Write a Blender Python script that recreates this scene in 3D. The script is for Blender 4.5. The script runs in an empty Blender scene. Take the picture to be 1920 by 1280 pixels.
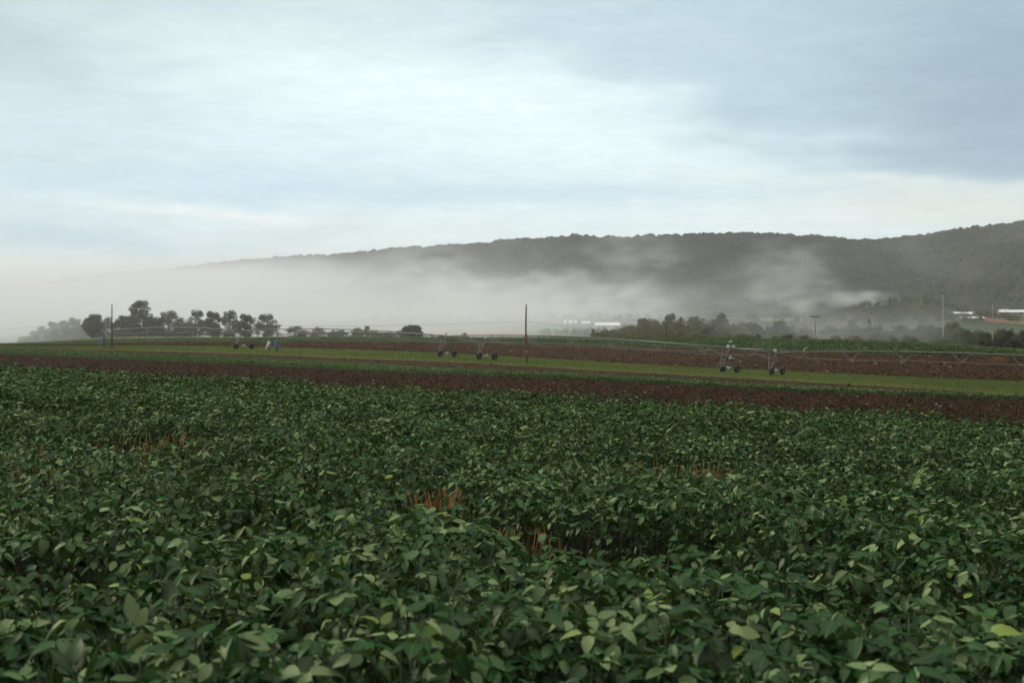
import bpy, math, random
import numpy as np
from mathutils import Vector
R = math.radians
random.seed(7)
rng = np.random.default_rng(11)
sc = bpy.context.scene
COL = sc.collection
F = 2133.0          # focal length in units of the 1920 px wide photo (40 mm lens)
CZ = 2.0            # camera height
SL = 0.65           # the crop strips run along the line  Y + SL*X = t

# ------------------------------------------------------------------ helpers
def tag(o, label=None, cat=None, group=None, kind=None):
    if label: o['label'] = label
    if cat: o['category'] = cat
    if group: o['group'] = group
    if kind: o['kind'] = kind
    return o

def empty(name, loc, rz=0.0):
    o = bpy.data.objects.new(name, None); COL.objects.link(o)
    o.location = loc; o.rotation_euler = (0, 0, rz); o.empty_display_size = 0.3
    return o

def link_mesh(name, me, parent=None):
    o = bpy.data.objects.new(name, me); COL.objects.link(o)
    if parent is not None: o.parent = parent
    return o

def np_mesh(name, V, faces, mats, smooth=False, attr=None, midx=None):
    """V (n,3); faces: list of int arrays (m,k)"""
    me = bpy.data.meshes.new(name)
    V = np.asarray(V, dtype=np.float32)
    me.vertices.add(len(V)); me.vertices.foreach_set('co', V.ravel())
    loops = np.concatenate([f.ravel() for f in faces]).astype(np.int32)
    tot = np.concatenate([np.full(len(f), f.shape[1], dtype=np.int32) for f in faces])
    start = np.concatenate([[0], np.cumsum(tot)[:-1]]).astype(np.int32)
    me.loops.add(len(loops)); me.loops.foreach_set('vertex_index', loops)
    me.polygons.add(len(tot)); me.polygons.foreach_set('loop_start', start)
    me.polygons.foreach_set('loop_total', tot)
    me.polygons.foreach_set('use_smooth', np.full(len(tot), smooth, dtype=bool))
    if midx is not None: me.polygons.foreach_set('material_index', np.asarray(midx, dtype=np.int32))
    for m in (mats if isinstance(mats, (list, tuple)) else [mats]): me.materials.append(m)
    if attr is not None:
        a = me.attributes.new('leaf', 'FLOAT_VECTOR', 'POINT')
        a.data.foreach_set('vector', np.asarray(attr, dtype=np.float32).ravel())
    me.update(calc_edges=True); me.validate()
    return me

class MB:
    """collects bars, boxes, tubes into one mesh"""
    def __init__(s): s.v = []; s.f = []; s.m = []
    def add(s, vs, fs, mi=0):
        b = len(s.v); s.v += [tuple(p) for p in vs]
        s.f += [tuple(i + b for i in f) for f in fs]; s.m += [mi] * len(fs)
    def box(s, c, size, mi=0, rot=0.0):
        hx, hy, hz = size[0]/2, size[1]/2, size[2]/2
        ca, sa = math.cos(rot), math.sin(rot)
        vs = []
        for z in (-hz, hz):
            for x, y in ((-hx, -hy), (hx, -hy), (hx, hy), (-hx, hy)):
                vs.append((c[0] + x*ca - y*sa, c[1] + x*sa + y*ca, c[2] + z))
        s.add(vs, [(3,2,1,0),(4,5,6,7),(0,1,5,4),(1,2,6,5),(2,3,7,6),(3,0,4,7)], mi)
    def tube(s, pts, rad, n=6, mi=0, caps=True):
        pts = [Vector(p) for p in pts]
        rad = rad if isinstance(rad, (list, tuple)) else [rad]*len(pts)
        vs = []; prev = None
        for i, p in enumerate(pts):
            d = (pts[min(i+1, len(pts)-1)] - pts[max(i-1, 0)]).normalized()
            if prev is None:
                a = d.cross(Vector((0, 0, 1)))
                if a.length < 1e-3: a = d.cross(Vector((1, 0, 0)))
                a.normalize()
            else:
                a = (prev - d * prev.dot(d)).normalized()
            prev = a; b = d.cross(a)
            for k in range(n):
                t = 2*math.pi*k/n
                vs.append(p + (a*math.cos(t) + b*math.sin(t))*rad[i])
        fs = []
        for i in range(len(pts)-1):
            for k in range(n):
                k2 = (k+1) % n
                fs.append((i*n+k, i*n+k2, (i+1)*n+k2, (i+1)*n+k))
        if caps:
            fs.append(tuple(range(n-1, -1, -1))); fs.append(tuple((len(pts)-1)*n+k for k in range(n)))
        s.add(vs, fs, mi)
    def wheel(s, c, axis, r, w, n=20):
        """agricultural tyre (mat 0) on a steel rim (mat 1)"""
        c = Vector(c); ax = Vector(axis).normalized()
        u = ax.cross(Vector((0, 0, 1))).normalized(); v = u.cross(ax)
        prof = [(-w*.30, r*.52), (-w*.5, r*.70), (-w*.46, r*.93), (-w*.25, r), (w*.25, r), (w*.46, r*.93), (w*.5, r*.70), (w*.30, r*.52)]
        vs = []
        for k in range(n):
            t = 2*math.pi*k/n
            for j, (a, q) in enumerate(prof):
                qq = q * (1.045 if (k % 2 and j in (2, 3, 4, 5)) else 1.0)
                vs.append(c + ax*a + (u*math.cos(t) + v*math.sin(t))*qq)
        m = len(prof)
        fs = [(k*m+j, k*m+j+1, ((k+1) % n)*m+j+1, ((k+1) % n)*m+j) for k in range(n) for j in range(m-1)]
        s.add(vs, fs, 0)
        vs = []
        for a, q in ((-w*.30, r*.52), (-w*.12, r*.40), (w*.12, r*.40), (w*.30, r*.52)):
            for k in range(n):
                t = 2*math.pi*k/n; vs.append(c + ax*a + (u*math.cos(t) + v*math.sin(t))*q)
        vs += [c - ax*w*.16, c + ax*w*.16]
        fs = [(k, (k+1) % n, n+(k+1) % n, n+k) for k in range(n)] + [(2*n+k, 2*n+(k+1) % n, 3*n+(k+1) % n, 3*n+k) for k in range(n)]
        fs += [(n+k, n+(k+1) % n, 4*n) for k in range(n)] + [(2*n+k, 2*n+(k+1) % n, 4*n+1) for k in range(n)]
        s.add(vs, fs, 1)
    def build(s, name, mats, parent=None, smooth=False):
        me = bpy.data.meshes.new(name)
        me.from_pydata([tuple(p) for p in s.v], [], s.f)
        for m in (mats if isinstance(mats, (list, tuple)) else [mats]): me.materials.append(m)
        me.polygons.foreach_set('material_index', s.m)
        me.polygons.foreach_set('use_smooth', [smooth]*len(s.f)); me.update()
        return link_mesh(name, me, parent)

# numpy value noise
def _h(ix, iy, seed):
    n = (ix.astype(np.int64)*374761393 + iy.astype(np.int64)*668265263 + seed*1274126177) & 0xffffffff
    n = ((n ^ (n >> 13)) * 1274126177) & 0xffffffff
    return ((n ^ (n >> 16)) & 0xffffff) / float(0xffffff)
def vnoise(x, y, seed=0):
    ix = np.floor(x); iy = np.floor(y); fx = x-ix; fy = y-iy
    fx = fx*fx*(3-2*fx); fy = fy*fy*(3-2*fy)
    a = _h(ix, iy, seed); b = _h(ix+1, iy, seed); c = _h(ix, iy+1, seed); d = _h(ix+1, iy+1, seed)
    return (a*(1-fx)+b*fx)*(1-fy) + (c*(1-fx)+d*fx)*fy
def fbm(x, y, seed=0, o=4):
    s = 0; a = .5; t = 0
    for i in range(o):
        s = s + a*vnoise(x*2**i, y*2**i, seed+i*17); t += a; a *= .5
    return s/t
def bumps(x, y, cell, seed):
    """height of rounded crowns scattered on a jittered grid"""
    ix = np.floor(x/cell); iy = np.floor(y/cell); best = np.zeros_like(x)
    for dx in (-1, 0, 1):
        for dy in (-1, 0, 1):
            jx = ix+dx; jy = iy+dy
            px = (jx + .15+.7*_h(jx, jy, seed))*cell; py = (jy + .15+.7*_h(jx, jy, seed+5))*cell
            rr = (.5+.35*_h(jx, jy, seed+9))*cell; hh = .55+.45*_h(jx, jy, seed+13)
            q = 1-((x-px)**2+(y-py)**2)/rr**2
            best = np.maximum(best, hh*np.sqrt(np.clip(q, 0, 1)))
    return best

# ------------------------------------------------------------------ materials
def newmat(name):
    m = bpy.data.materials.new(name); m.use_nodes = True
    nt = m.node_tree; nt.nodes.clear()
    return m, nt, nt.nodes.new('ShaderNodeOutputMaterial')

def N(nt, t, **kw):
    n = nt.nodes.new(t)
    for k, v in kw.items(): setattr(n, k, v)
    return n

def ramp(nt, fac, stops):
    r = N(nt, 'ShaderNodeValToRGB'); e = r.color_ramp.elements
    while len(e) < len(stops): e.new(.5)
    for i, (p, c) in enumerate(stops): e[i].position = p; e[i].color = (*c, 1)
    nt.links.new(fac, r.inputs[0]); return r.outputs[0]

def noise(nt, scale, detail=4, rough=.55, stretch=None):
    tc = N(nt, 'ShaderNodeNewGeometry'); v = tc.outputs['Position']
    if stretch:
        mp = N(nt, 'ShaderNodeMapping'); mp.inputs['Rotation'].default_value = (0, 0, stretch[1]); mp.inputs['Scale'].default_value = stretch[0]
        nt.links.new(v, mp.inputs[0]); v = mp.outputs[0]
    n = N(nt, 'ShaderNodeTexNoise'); n.inputs['Scale'].default_value = scale
    n.inputs['Detail'].default_value = detail; n.inputs['Roughness'].default_value = rough
    nt.links.new(v, n.inputs['Vector']); return n.outputs[0]

def mix(nt, fac, a, b, mode='MIX'):
    m = N(nt, 'ShaderNodeMix', data_type='RGBA', blend_type=mode)
    for s, v in ((m.inputs[0], fac), (m.inputs[6], a), (m.inputs[7], b)):
        if isinstance(v, (int, float)): s.default_value = v
        elif isinstance(v, tuple): s.default_value = (*v, 1)
        else: nt.links.new(v, s)
    return m.outputs[2]

def ground_mat(name, cols, s1, s2, rough=.9, bump=.5, stretch=None, bd=.1):
    m, nt, out = newmat(name)
    a = ramp(nt, noise(nt, s1, 6, .65, stretch), [(.25, cols[0]), (.5, cols[1]), (.75, cols[2])])
    b = noise(nt, s2, 5, .7, stretch)
    c = mix(nt, .55, a, ramp(nt, b, [(.3, cols[0]), (.55, cols[1]), (.8, cols[2])]))
    p = N(nt, 'ShaderNodeBsdfPrincipled'); nt.links.new(c, p.inputs['Base Color'])
    p.inputs['Roughness'].default_value = rough; p.inputs['Specular IOR Level'].default_value = .04
    bp = N(nt, 'ShaderNodeBump'); bp.inputs['Strength'].default_value = bump; bp.inputs['Distance'].default_value = bd
    nt.links.new(b, bp.inputs['Height']); nt.links.new(bp.outputs[0], p.inputs['Normal'])
    nt.links.new(p.outputs[0], out.inputs[0]); return m

def leaf_mat(name, dark, mid, light, odd, rough=.45, transl=.25, spec=.5, veins=True, stops=(0, .5, .93, .985), sheen=0.):
    m, nt, out = newmat(name)
    at = N(nt, 'ShaderNodeAttribute', attribute_name='leaf')
    sp = N(nt, 'ShaderNodeSeparateXYZ'); nt.links.new(at.outputs['Vector'], sp.inputs[0])
    c = ramp(nt, sp.outputs[2], list(zip(stops, (dark, mid, light, odd))))
    if veins:
        ab = N(nt, 'ShaderNodeMath', operation='ABSOLUTE'); nt.links.new(sp.outputs[1], ab.inputs[0])
        # side veins: stripes in u + .7|v| ; midrib near v = 0
        ma = N(nt, 'ShaderNodeMath', operation='MULTIPLY_ADD'); nt.links.new(ab.outputs[0], ma.inputs[0]); ma.inputs[1].default_value = -.8
        nt.links.new(sp.outputs[0], ma.inputs[2])
        mu = N(nt, 'ShaderNodeMath', operation='MULTIPLY'); nt.links.new(ma.outputs[0], mu.inputs[0]); mu.inputs[1].default_value = 44
        sn = N(nt, 'ShaderNodeMath', operation='SINE'); nt.links.new(mu.outputs[0], sn.inputs[0])
        vr = ramp(nt, sn.outputs[0], [(.75, (0, 0, 0)), (1, (.35, .35, .35))])
        mr = ramp(nt, ab.outputs[0], [(.0, (.8, .8, .8)), (.07, (0, 0, 0))])
        vv = mix(nt, 1., vr, mr, 'LIGHTEN')
        c = mix(nt, vv, c, mix(nt, .25, c, (.16, .26, .09)))
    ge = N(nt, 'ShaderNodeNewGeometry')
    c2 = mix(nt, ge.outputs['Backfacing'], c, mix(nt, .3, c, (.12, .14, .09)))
    p = N(nt, 'ShaderNodeBsdfPrincipled'); nt.links.new(c2, p.inputs['Base Color'])
    p.inputs['Roughness'].default_value = rough; p.inputs['Specular IOR Level'].default_value = spec
    if sheen:
        nt.nodes.remove(p); df = N(nt, 'ShaderNodeBsdfDiffuse'); nt.links.new(c2, df.inputs[0])
        gl = N(nt, 'ShaderNodeBsdfGlossy'); gl.inputs['Roughness'].default_value = rough; gl.inputs['Color'].default_value = (.95, .95, .72, 1)
        p = N(nt, 'ShaderNodeMixShader'); p.inputs[0].default_value = sheen
        nt.links.new(df.outputs[0], p.inputs[1]); nt.links.new(gl.outputs[0], p.inputs[2])
    t = N(nt, 'ShaderNodeBsdfTranslucent'); nt.links.new(mix(nt, .5, c, (.10, .16, .02)), t.inputs[0])
    s = N(nt, 'ShaderNodeMixShader'); s.inputs[0].default_value = transl
    nt.links.new(p.outputs[0], s.inputs[1]); nt.links.new(t.outputs[0], s.inputs[2])
    nt.links.new(s.outputs[0], out.inputs[0]); return m

def plain(name, col, rough=.6, metal=0., var=.25, scale=3.):
    m, nt, out = newmat(name)
    d = tuple(x*(1-var) for x in col); l = tuple(min(1, x*(1+var)) for x in col)
    c = ramp(nt, noise(nt, scale, 5, .6), [(.3, d), (.5, col), (.7, l)])
    p = N(nt, 'ShaderNodeBsdfPrincipled'); nt.links.new(c, p.inputs['Base Color'])
    p.inputs['Roughness'].default_value = rough; p.inputs['Metallic'].default_value = metal
    nt.links.new(p.outputs[0], out.inputs[0]); return m

SOIL = [(.0095, .0050, .0018), (.024, .0115, .0035), (.054, .025, .0072)]
M = dict(
 fieldsoil = ground_mat('field_soil', [(.010,.007,.004), (.020,.012,.007), (.04,.022,.011)], 1.5, 14),
 soil = ground_mat('tilled_soil', SOIL, .35, 3.2, bump=.9, bd=.12),
 soil2 = ground_mat('bare_soil', [(.023,.0108,.0034), (.040,.0185,.0058), (.066,.032,.0105)], .25, 2.2, bump=.7),
 plow = ground_mat('plowed_soil', [(.023,.0108,.0034), (.040,.0185,.0058), (.066,.032,.0105)], .12, 1.3, bump=.8, bd=.25),
 grass = ground_mat('mown_grass', [(.068,.090,.018), (.104,.126,.026), (.15,.155,.04)], .12, 1.1, stretch=((1, 3, 1), -.576)),
 dry = ground_mat('dry_grass', [(.10,.10,.035), (.15,.14,.055), (.20,.17,.075)], .1, 1.0),
 bean = ground_mat('crop_green', [(.018,.038,.013), (.032,.062,.02), (.05,.085,.028)], .3, 3.),
 far = ground_mat('far_crop', [(.03,.055,.018), (.045,.078,.024), (.065,.10,.032)], .08, .9, stretch=((1, 4, 1), -.576)),
 valley = ground_mat('valley_meadow', [(.035,.045,.020), (.05,.062,.026), (.075,.078,.036)], .01, .06),
 pinkf = ground_mat('valley_plowed', [(.16,.075,.045), (.20,.10,.06), (.25,.13,.08)], .01, .08),
 greenf = ground_mat('valley_crop', [(.07,.11,.05), (.09,.14,.06), (.11,.16,.075)], .01, .08),
 hill = ground_mat('hill_forest', [(.006,.012,.007), (.036,.038,.021), (.125,.092,.050)], .016, .075, bump=1., bd=5),
 gravel = ground_mat('gravel', [(.14,.10,.08), (.19,.14,.11), (.25,.19,.15)], .5, 5),
 leaf = leaf_mat('soybean_leaf', (.0012,.021,.0045), (.007,.054,.0088), (.19,.25,.105), (.15,.21,.035), rough=.42, transl=.12, stops=(.05,.52,.90,.99), sheen=.028),
 leaf2 = leaf_mat('crop_leaf', (.012,.042,.009), (.038,.088,.020), (.16,.20,.085), (.14,.18,.05), rough=.5, transl=.15, veins=False, sheen=.04),
 stem = plain('crop_stem', (.035,.060,.016), .7),
 straw = leaf_mat('straw', (.12,.05,.016), (.32,.14,.04), (.46,.23,.08), (.5,.3,.14), rough=.7, transl=.1, spec=.2, veins=False),
 litter = leaf_mat('litter', (.05,.022,.008), (.12,.05,.018), (.22,.10,.04), (.34,.22,.12), rough=.8, transl=.05, spec=.2, veins=False),
 clod = leaf_mat('clod', (.0075,.0045,.0018), (.019,.0108,.0042), (.046,.025,.009), (.24,.17,.10), rough=.95, transl=.0, spec=.02, veins=False),
 blade = leaf_mat('grass_blade', (.062,.084,.016), (.112,.138,.028), (.175,.185,.048), (.2,.17,.06), rough=.6, transl=.25, spec=.3, veins=False),
 tree = leaf_mat('tree_leaf', (.036,.034,.016), (.076,.066,.032), (.13,.10,.050), (.14,.08,.035), rough=.6, transl=.28, spec=.2, veins=False),
 woodleaf = leaf_mat('wood_leaf', (.050,.044,.021), (.108,.084,.042), (.175,.126,.066), (.2,.11,.05), rough=.7, transl=.28, spec=.15, veins=False),
 greenleaf = leaf_mat('green_leaf', (.014,.024,.010), (.036,.052,.020), (.075,.085,.032), (.13,.09,.04), rough=.7, transl=.25, spec=.1, veins=False),
 treew = leaf_mat('tree_leaf_warm', (.065,.050,.026), (.115,.085,.045), (.17,.125,.065), (.24,.13,.06), rough=.6, transl=.32, spec=.2, veins=False),
 bark = plain('bark', (.055,.042,.032), .9),
 pole = plain('weathered_pole', (.085,.042,.030), .85, scale=2),
 poler = plain('reddish_pole', (.17,.060,.040), .85, scale=2),
 polel = plain('pale_pole', (.42,.32,.27), .85, scale=2),
 galv = plain('galvanised_steel', (.14,.13,.125), .55, .2, scale=1.5),
 galvd = plain('dull_steel', (.06,.06,.06), .6, .3),
 rubber = plain('tyre_rubber', (.012,.016,.015), .85),
 white = plain('white_paint', (.62,.62,.59), .5, var=.08),
 blue = plain('blue_paint', (.012,.16,.42), .45, var=.1),
 pblue = plain('pale_blue_paint', (.16,.32,.42), .45, var=.1),
 wire = plain('wire', (.03,.03,.03), .6),
 roof = plain('white_metal_roof', (.80,.80,.79), .5, var=.04),
 wall = plain('pale_wall', (.42,.33,.29), .8, var=.1, scale=.5),
 dark = plain('dark_opening', (.03,.03,.035), .7),
)

# ------------------------------------------------------------------ terrain table
XS = [-300, 0, 100, 200, 300, 460, 600, 760, 910, 1110, 1260, 1410, 1600, 1760, 1920, 2300]
Y_ = {
 1: [648, 663, 668, 672.5, 677, 683, 691, 699, 704.5, 712.5, 721, 730, 738, 745, 751, 769],
 'b': [640, 653, 655.5, 658, 662, 668, 675.5, 684, 690.5, 700, 708, 717, 727.5, 735, 742, 761],
 3: [638, 651, 653, 655.5, 658.5, 662.5, 669, 675, 681, 693.5, 701.5, 710, 721, 730, 741, 760],
 4: [636, 648.5, 648.5, 648, 648, 649.5, 654, 659, 666.5, 677.5, 687, 693, 702, 709, 716, 733],
 5: [634.5, 646.5, 645, 642.5, 640, 639.5, 639.5, 640.5, 642.5, 647.5, 651, 657.5, 662, 666, 672, 690],
 7: [633, 645, 639.5, 632, 631, 631.7, 632, 632, 633, 632.5, 634, 636, 639.5, 646, 657, 684],
}
T_ = {1: [86]*2, 2: [98]*2, 3: [149]*2, 4: [243, 243, 207, 200], 5: [320, 320, 243, 225], 6: [385, 385, 265, 250], 7: [400, 400, 280, 262]}
def tv(k, xp):
    a = T_[k]
    return np.interp(xp, [-300, 1000, 1800, 2300], a if len(a) == 4 else [a[0]]*4)
RX = [-300, 0, 100, 200, 280, 400, 600, 700, 800, 900, 1000, 1060, 1180, 1300, 1430, 1530, 1600, 1640, 1700, 1760, 1830, 1900, 2050, 2300]
RY = [560, 545, 530, 517, 512, 498, 482, 474, 467, 461, 451.5, 449, 447.5, 444.5, 443.5, 447.5, 453, 455, 449.5, 441, 431, 421.5, 408, 400]
XP = np.arange(-300, 2301, 4.0)
ker = np.exp(-np.linspace(-2, 2, 31)**2); ker /= ker.sum()
def smooth(a): return np.convolve(np.pad(a, 15, mode='edge'), ker, mode='valid')
ridge_y = smooth(np.interp(XP, RX, RY))
Dr = 258*F/(640-ridge_y)
Dt, Zt = [], []
def knot(D, y): Dt.append(D); Zt.append(CZ - (y-640)/F*D)
ta = (XP-960)/F
def DD(t): return t/(1+SL*ta)
plane = lambda X, Y: -.0083*Y - .031*X
D0 = DD(29.6); Dt.append(D0); Zt.append(plane(D0*ta, D0))
for k in (1, 2, 3, 4, 5):
    D = DD(tv(k, XP))
    if k == 2: y = smooth(np.interp(XP, XS, Y_['b'])) + .35*F/D
    else: y = smooth(np.interp(XP, XS, Y_[k]))
    knot(D, y)
cy = smooth(np.interp(XP, XS, Y_[7]))
kh = np.interp(XP, [-300, 0, 100, 200, 480, 560, 1600, 1760, 1920, 2300], [1, 1, 2.5, 4.5, 3, 1.2, 1.2, 3, 5, 8])
knot(DD(tv(6, XP)), cy+kh); knot(DD(tv(7, XP)), cy)
Dc = Dt[-1]
knot(Dc+25, cy+3.5)
right = np.interp(XP, [1500, 1850], [0, 1])
knot(np.maximum(Dc+60, 600), np.maximum(cy+6, 647))
knot(np.maximum(Dc+150, 850), 640-13*right)
knot(np.maximum(Dc+250, 1050), 627-12*right)
knot(np.maximum(Dc+400, 1300), 612-9*right)
knot(np.maximum(Dc+500, 1500), 602-7*right)
knot(.66*Dr, 595-7*right)
DT = np.array(Dt); ZT = np.array(Zt)   # (K, nx)

def gz(X, Y):
    X = np.asarray(X, dtype=float); Y = np.asarray(Y, dtype=float)
    xp = np.clip(960 + F*X/np.maximum(Y, .5), XP[0], XP[-1])
    f = (xp-XP[0])/4.0; i = np.minimum(f.astype(int), len(XP)-2); f = f-i
    D = DT[:, i]*(1-f) + DT[:, i+1]*f; Z = ZT[:, i]*(1-f) + ZT[:, i+1]*f
    out = plane(X, Y)
    for k in range(len(DT)-1):
        m = (Y > D[k]) & (Y <= D[k+1])
        w = (Y-D[k])/(D[k+1]-D[k])
        out = np.where(m, Z[k]*(1-w)+Z[k+1]*w, out)
    out = np.where(Y > D[-1], Z[-1], out)
    knoll = 24*np.exp(-((X-420)/75)**2 - ((Y-1230)/110)**2)
    return out + knoll
def gzs(x, y): return float(gz(np.array([x]), np.array([y]))[0])
def at(px, Y):
    """ground point straight ahead along the photo column px at depth Y"""
    X = (px-960)/F*Y; return Vector((X, Y, gzs(X, Y)))
def depth_at(px, py, lo=20, hi=3000):
    ds = np.linspace(lo, hi, 4000); X = (px-960)/F*ds
    yy = 640 - (gz(X, ds)-CZ)/ds*F
    ok = np.where(yy <= py)[0]
    return float(ds[ok[0]]) if len(ok) else hi
def zpx(py, Y): return CZ + (640-py)/F*Y

# ------------------------------------------------------------------ ground sheets
def strip(name, mats, cols, rows, zoff=0., amp=0., ns=.5, face_mat=None):
    """rows: function i-> depth arrays over columns; builds a sheet of len(rows) lines"""
    c = np.asarray(cols); Dm = np.array([r(c) for r in rows])
    X = Dm*(c-960)/F; Z = gz(X, Dm) + zoff
    if amp: Z = Z + amp*(fbm(X*ns, Dm*ns, 3)-.5)*2
    if name == 'hills': pass
    V = np.stack([X, Dm, Z], -1).reshape(-1, 3)
    nr, nc = Dm.shape
    idx = np.arange(nr*nc).reshape(nr, nc)
    Q = np.stack([idx[:-1, :-1], idx[:-1, 1:], idx[1:, 1:], idx[1:, :-1]], -1).reshape(-1, 4)
    mi = None
    if face_mat is not None:
        P = V[Q].mean(1); mi = face_mat(P)
    o = link_mesh(name, np_mesh(name, V, [Q], mats, smooth=True, midx=mi))
    return tag(o, kind='structure')
def dk(k):
    return lambda c: np.interp(c, XP, DT[k])
def between(a, b, n):
    return [(lambda c, w=w: dk(a)(c)*(1-w)+dk(b)(c)*w) for w in np.linspace(0, 1, n)]
cols = np.arange(-300, 2301, 5.0)
# near field: a grid in world axes, running well past and behind the camera
gx = np.linspace(-70, 70, 141); gt = np.linspace(-45, 29.6, 76)
GX, GT = np.meshgrid(gx, gt); GY = GT - SL*GX
GZ = plane(GX, GY) + .03*(fbm(GX*2, GY*2, 8)-.5)*np.clip((29.6-GT), 0, 1)
idx = np.arange(GX.size).reshape(GX.shape)
Q = np.stack([idx[:-1, :-1], idx[:-1, 1:], idx[1:, 1:], idx[1:, :-1]], -1).reshape(-1, 4)
tag(link_mesh('field_ground', np_mesh('field_ground', np.stack([GX, GY, GZ], -1).reshape(-1, 3), [Q], M['fieldsoil'], True)), kind='structure')
strip('tilled_soil_strip', M['soil'], cols, between(0, 1, 120), amp=0)
strip('crop_strip_ground', M['bean'], cols, between(1, 2, 8))
strip('bare_soil_strip', M['soil2'], cols, between(2, 3, 30))
strip('grass_strip', M['grass'], cols, between(3, 4, 40))
strip('plowed_field', M['plow'], cols, between(4, 5, 60))
strip('far_crop_field', M['far'], cols, between(5, 6, 60))
strip('dry_grass_verge', M['dry'], cols, between(6, 7, 6))
def vm(P):
    X, Y, Z = P[:, 0], P[:, 1], P[:, 2]
    px = 960+F*X/Y
    m = np.zeros(len(P), dtype=int)
    m[(Y > 1120) & (px > 1150) & (px < 1772)] = 3
    m[(Y > 1640) & (px > 700)] = 3
    a = (Y > 1110) & (Y < 1330) & (px > 1797); m[a] = 1
    a = (Y > 1040) & (Y < 1180) & (X > -48) & (X < 16); m[a] = 1
    a = (Y > 1040) & (Y < 1230) & (X > -140) & (X < -60); m[a] = 1
    a = (Y > 1470) & (Y < 1790) & (X > 335) & (X < 500); m[a] = 2
    a = (Y > 1080) & (Y < 1300) & (X > 30) & (X < 210); m[a] = 2
    return m
vr = [dk(7)] + [(lambda c, w=w: np.interp(c, XP, Dc)*(1-w) + np.interp(c, XP, .66*Dr)*w) for w in np.concatenate([np.linspace(.012, 1, 160)])]
strip('valley_floor', [M['valley'], M['pinkf'], M['greenf'], M['hill']], np.arange(-300, 2301, 8.), vr, face_mat=vm)

# hills: forested ridge with crowns standing out of it
hc = np.arange(-300, 2301, 1.9); nr = 190
dr = np.interp(hc, XP, Dr); zr = CZ + (640-np.interp(hc, XP, ridge_y))/F*dr
df = .655*dr
s = np.linspace(0, 1.15, nr)[:, None]
Dm = df + (dr-df)*s; X = Dm*(hc-960)/F
zf = gz(X[0], df*1.0)
sh = np.clip(s, 0, 1)
prof = sh**.85*(1-.12*np.sin(np.pi*sh))
Z = zf + (zr-zf)*prof - np.clip(s-1, 0, 1)*500
Z = Z + (fbm(X*.0045+3, Dm*.0022, 21, 3)-.5)*110*np.sin(np.pi*np.clip(sh, 0, 1))
Z = Z + bumps(X, Dm, 12, 3)*(3+14.0*fbm(X*.012, Dm*.012, 61, 3))*np.clip(s*12, 0, 1) + (bumps(X, Dm, 28, 8)*6 + (vnoise(X*.45, Dm*.45, 4)-.5)*1.6)*np.clip(s*12, 0, 1) - 4*(s < .002)
idx = np.arange(Z.size).reshape(Z.shape)
Q = np.stack([idx[:-1, :-1], idx[:-1, 1:], idx[1:, 1:], idx[1:, :-1]], -1).reshape(-1, 4)
tag(link_mesh('hills', np_mesh('hills', np.stack([X, Dm, Z], -1).reshape(-1, 3), [Q], M['hill'], False)), kind='structure')
# land far beyond, down to the horizon
pv = np.array([(-16000, 700, -42), (-2600, 700, -42), (-2600, 16000, -42), (-16000, 16000, -42),
               (2600, 700, -42), (16000, 700, -42), (16000, 16000, -42), (2600, 16000, -42)], float)
tag(link_mesh('distant_land', np_mesh('distant_land', np.vstack([pv, [(-2600, 6500, -42), (2600, 6500, -42)]]),
    [np.array([[0, 1, 2, 3], [4, 5, 6, 7], [8, 9, 7, 2]])], M['valley'])), kind='structure')

# ------------------------------------------------------------------ leaves
TPL = {
 'near': (np.array([(0,0,0), (.2,-.42,.03), (.2,0,-.02), (.2,.42,.03), (.48,-.5,-.02), (.48,0,-.08), (.48,.5,-.02), (.78,-.3,-.12), (.78,0,-.16), (.78,.3,-.12), (1,0,-.27)]),
   [(0,2,1), (0,3,2), (7,8,10), (8,9,10)], [(1,2,5,4), (2,3,6,5), (4,5,8,7), (5,6,9,8)]),
 'mid': (np.array([(0,0,0), (.38,-.5,.0), (.38,0,-.07), (.38,.5,.0), (1,0,-.2)]), [(0,2,1), (0,3,2), (1,2,4), (2,3,4)], []),
 'far': (np.array([(0,0,0), (.42,-.5,.05), (1,0,-.08), (.42,.5,.05)]), [(0,2,1), (0,3,2)], []),
}
def leaves(base, d, n, L, W, tint, lod, zs=None):
    T, tri, quad = TPL[lod]
    zs = np.ones(len(base)) if zs is None else zs
    d = d/np.linalg.norm(d, axis=1)[:, None]
    s = np.cross(n, d); s /= np.linalg.norm(s, axis=1)[:, None]+1e-9; n = np.cross(d, s)
    V = base[:, None] + T[None, :, 0:1]*(L[:, None]*d)[:, None] + T[None, :, 1:2]*(W[:, None]*s)[:, None] + T[None, :, 2:3]*((L*zs)[:, None]*n)[:, None]
    m = len(T); off = (np.arange(len(base))*m)[:, None, None]
    A = np.empty((len(base), m, 3)); A[:, :, 0] = T[:, 0]; A[:, :, 1] = T[:, 1]; A[:, :, 2] = tint[:, None]
    tr = (off + np.array(tri)[None, :, ::-1]).reshape(-1, 3)
    qd = (off + np.array(quad)[None, :, ::-1]).reshape(-1, 4) if quad else None
    return V.reshape(-1, 3), tr, qd, A.reshape(-1, 3)
class Acc:
    def __init__(s): s.V = []; s.T = []; s.Q = []; s.A = []; s.n = 0
    def add(s, V, tr, qd, A):
        s.V.append(V); s.A.append(A)
        if tr is not None and len(tr): s.T.append(tr+s.n)
        if qd is not None and len(qd): s.Q.append(qd+s.n)
        s.n += len(V)
    def build(s, name, mat, smooth=False, parent=None):
        fs = ([np.concatenate(s.T)] if s.T else []) + ([np.concatenate(s.Q)] if s.Q else [])
        return link_mesh(name, np_mesh(name, np.concatenate(s.V), fs, mat, smooth, np.concatenate(s.A)), parent)
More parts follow.
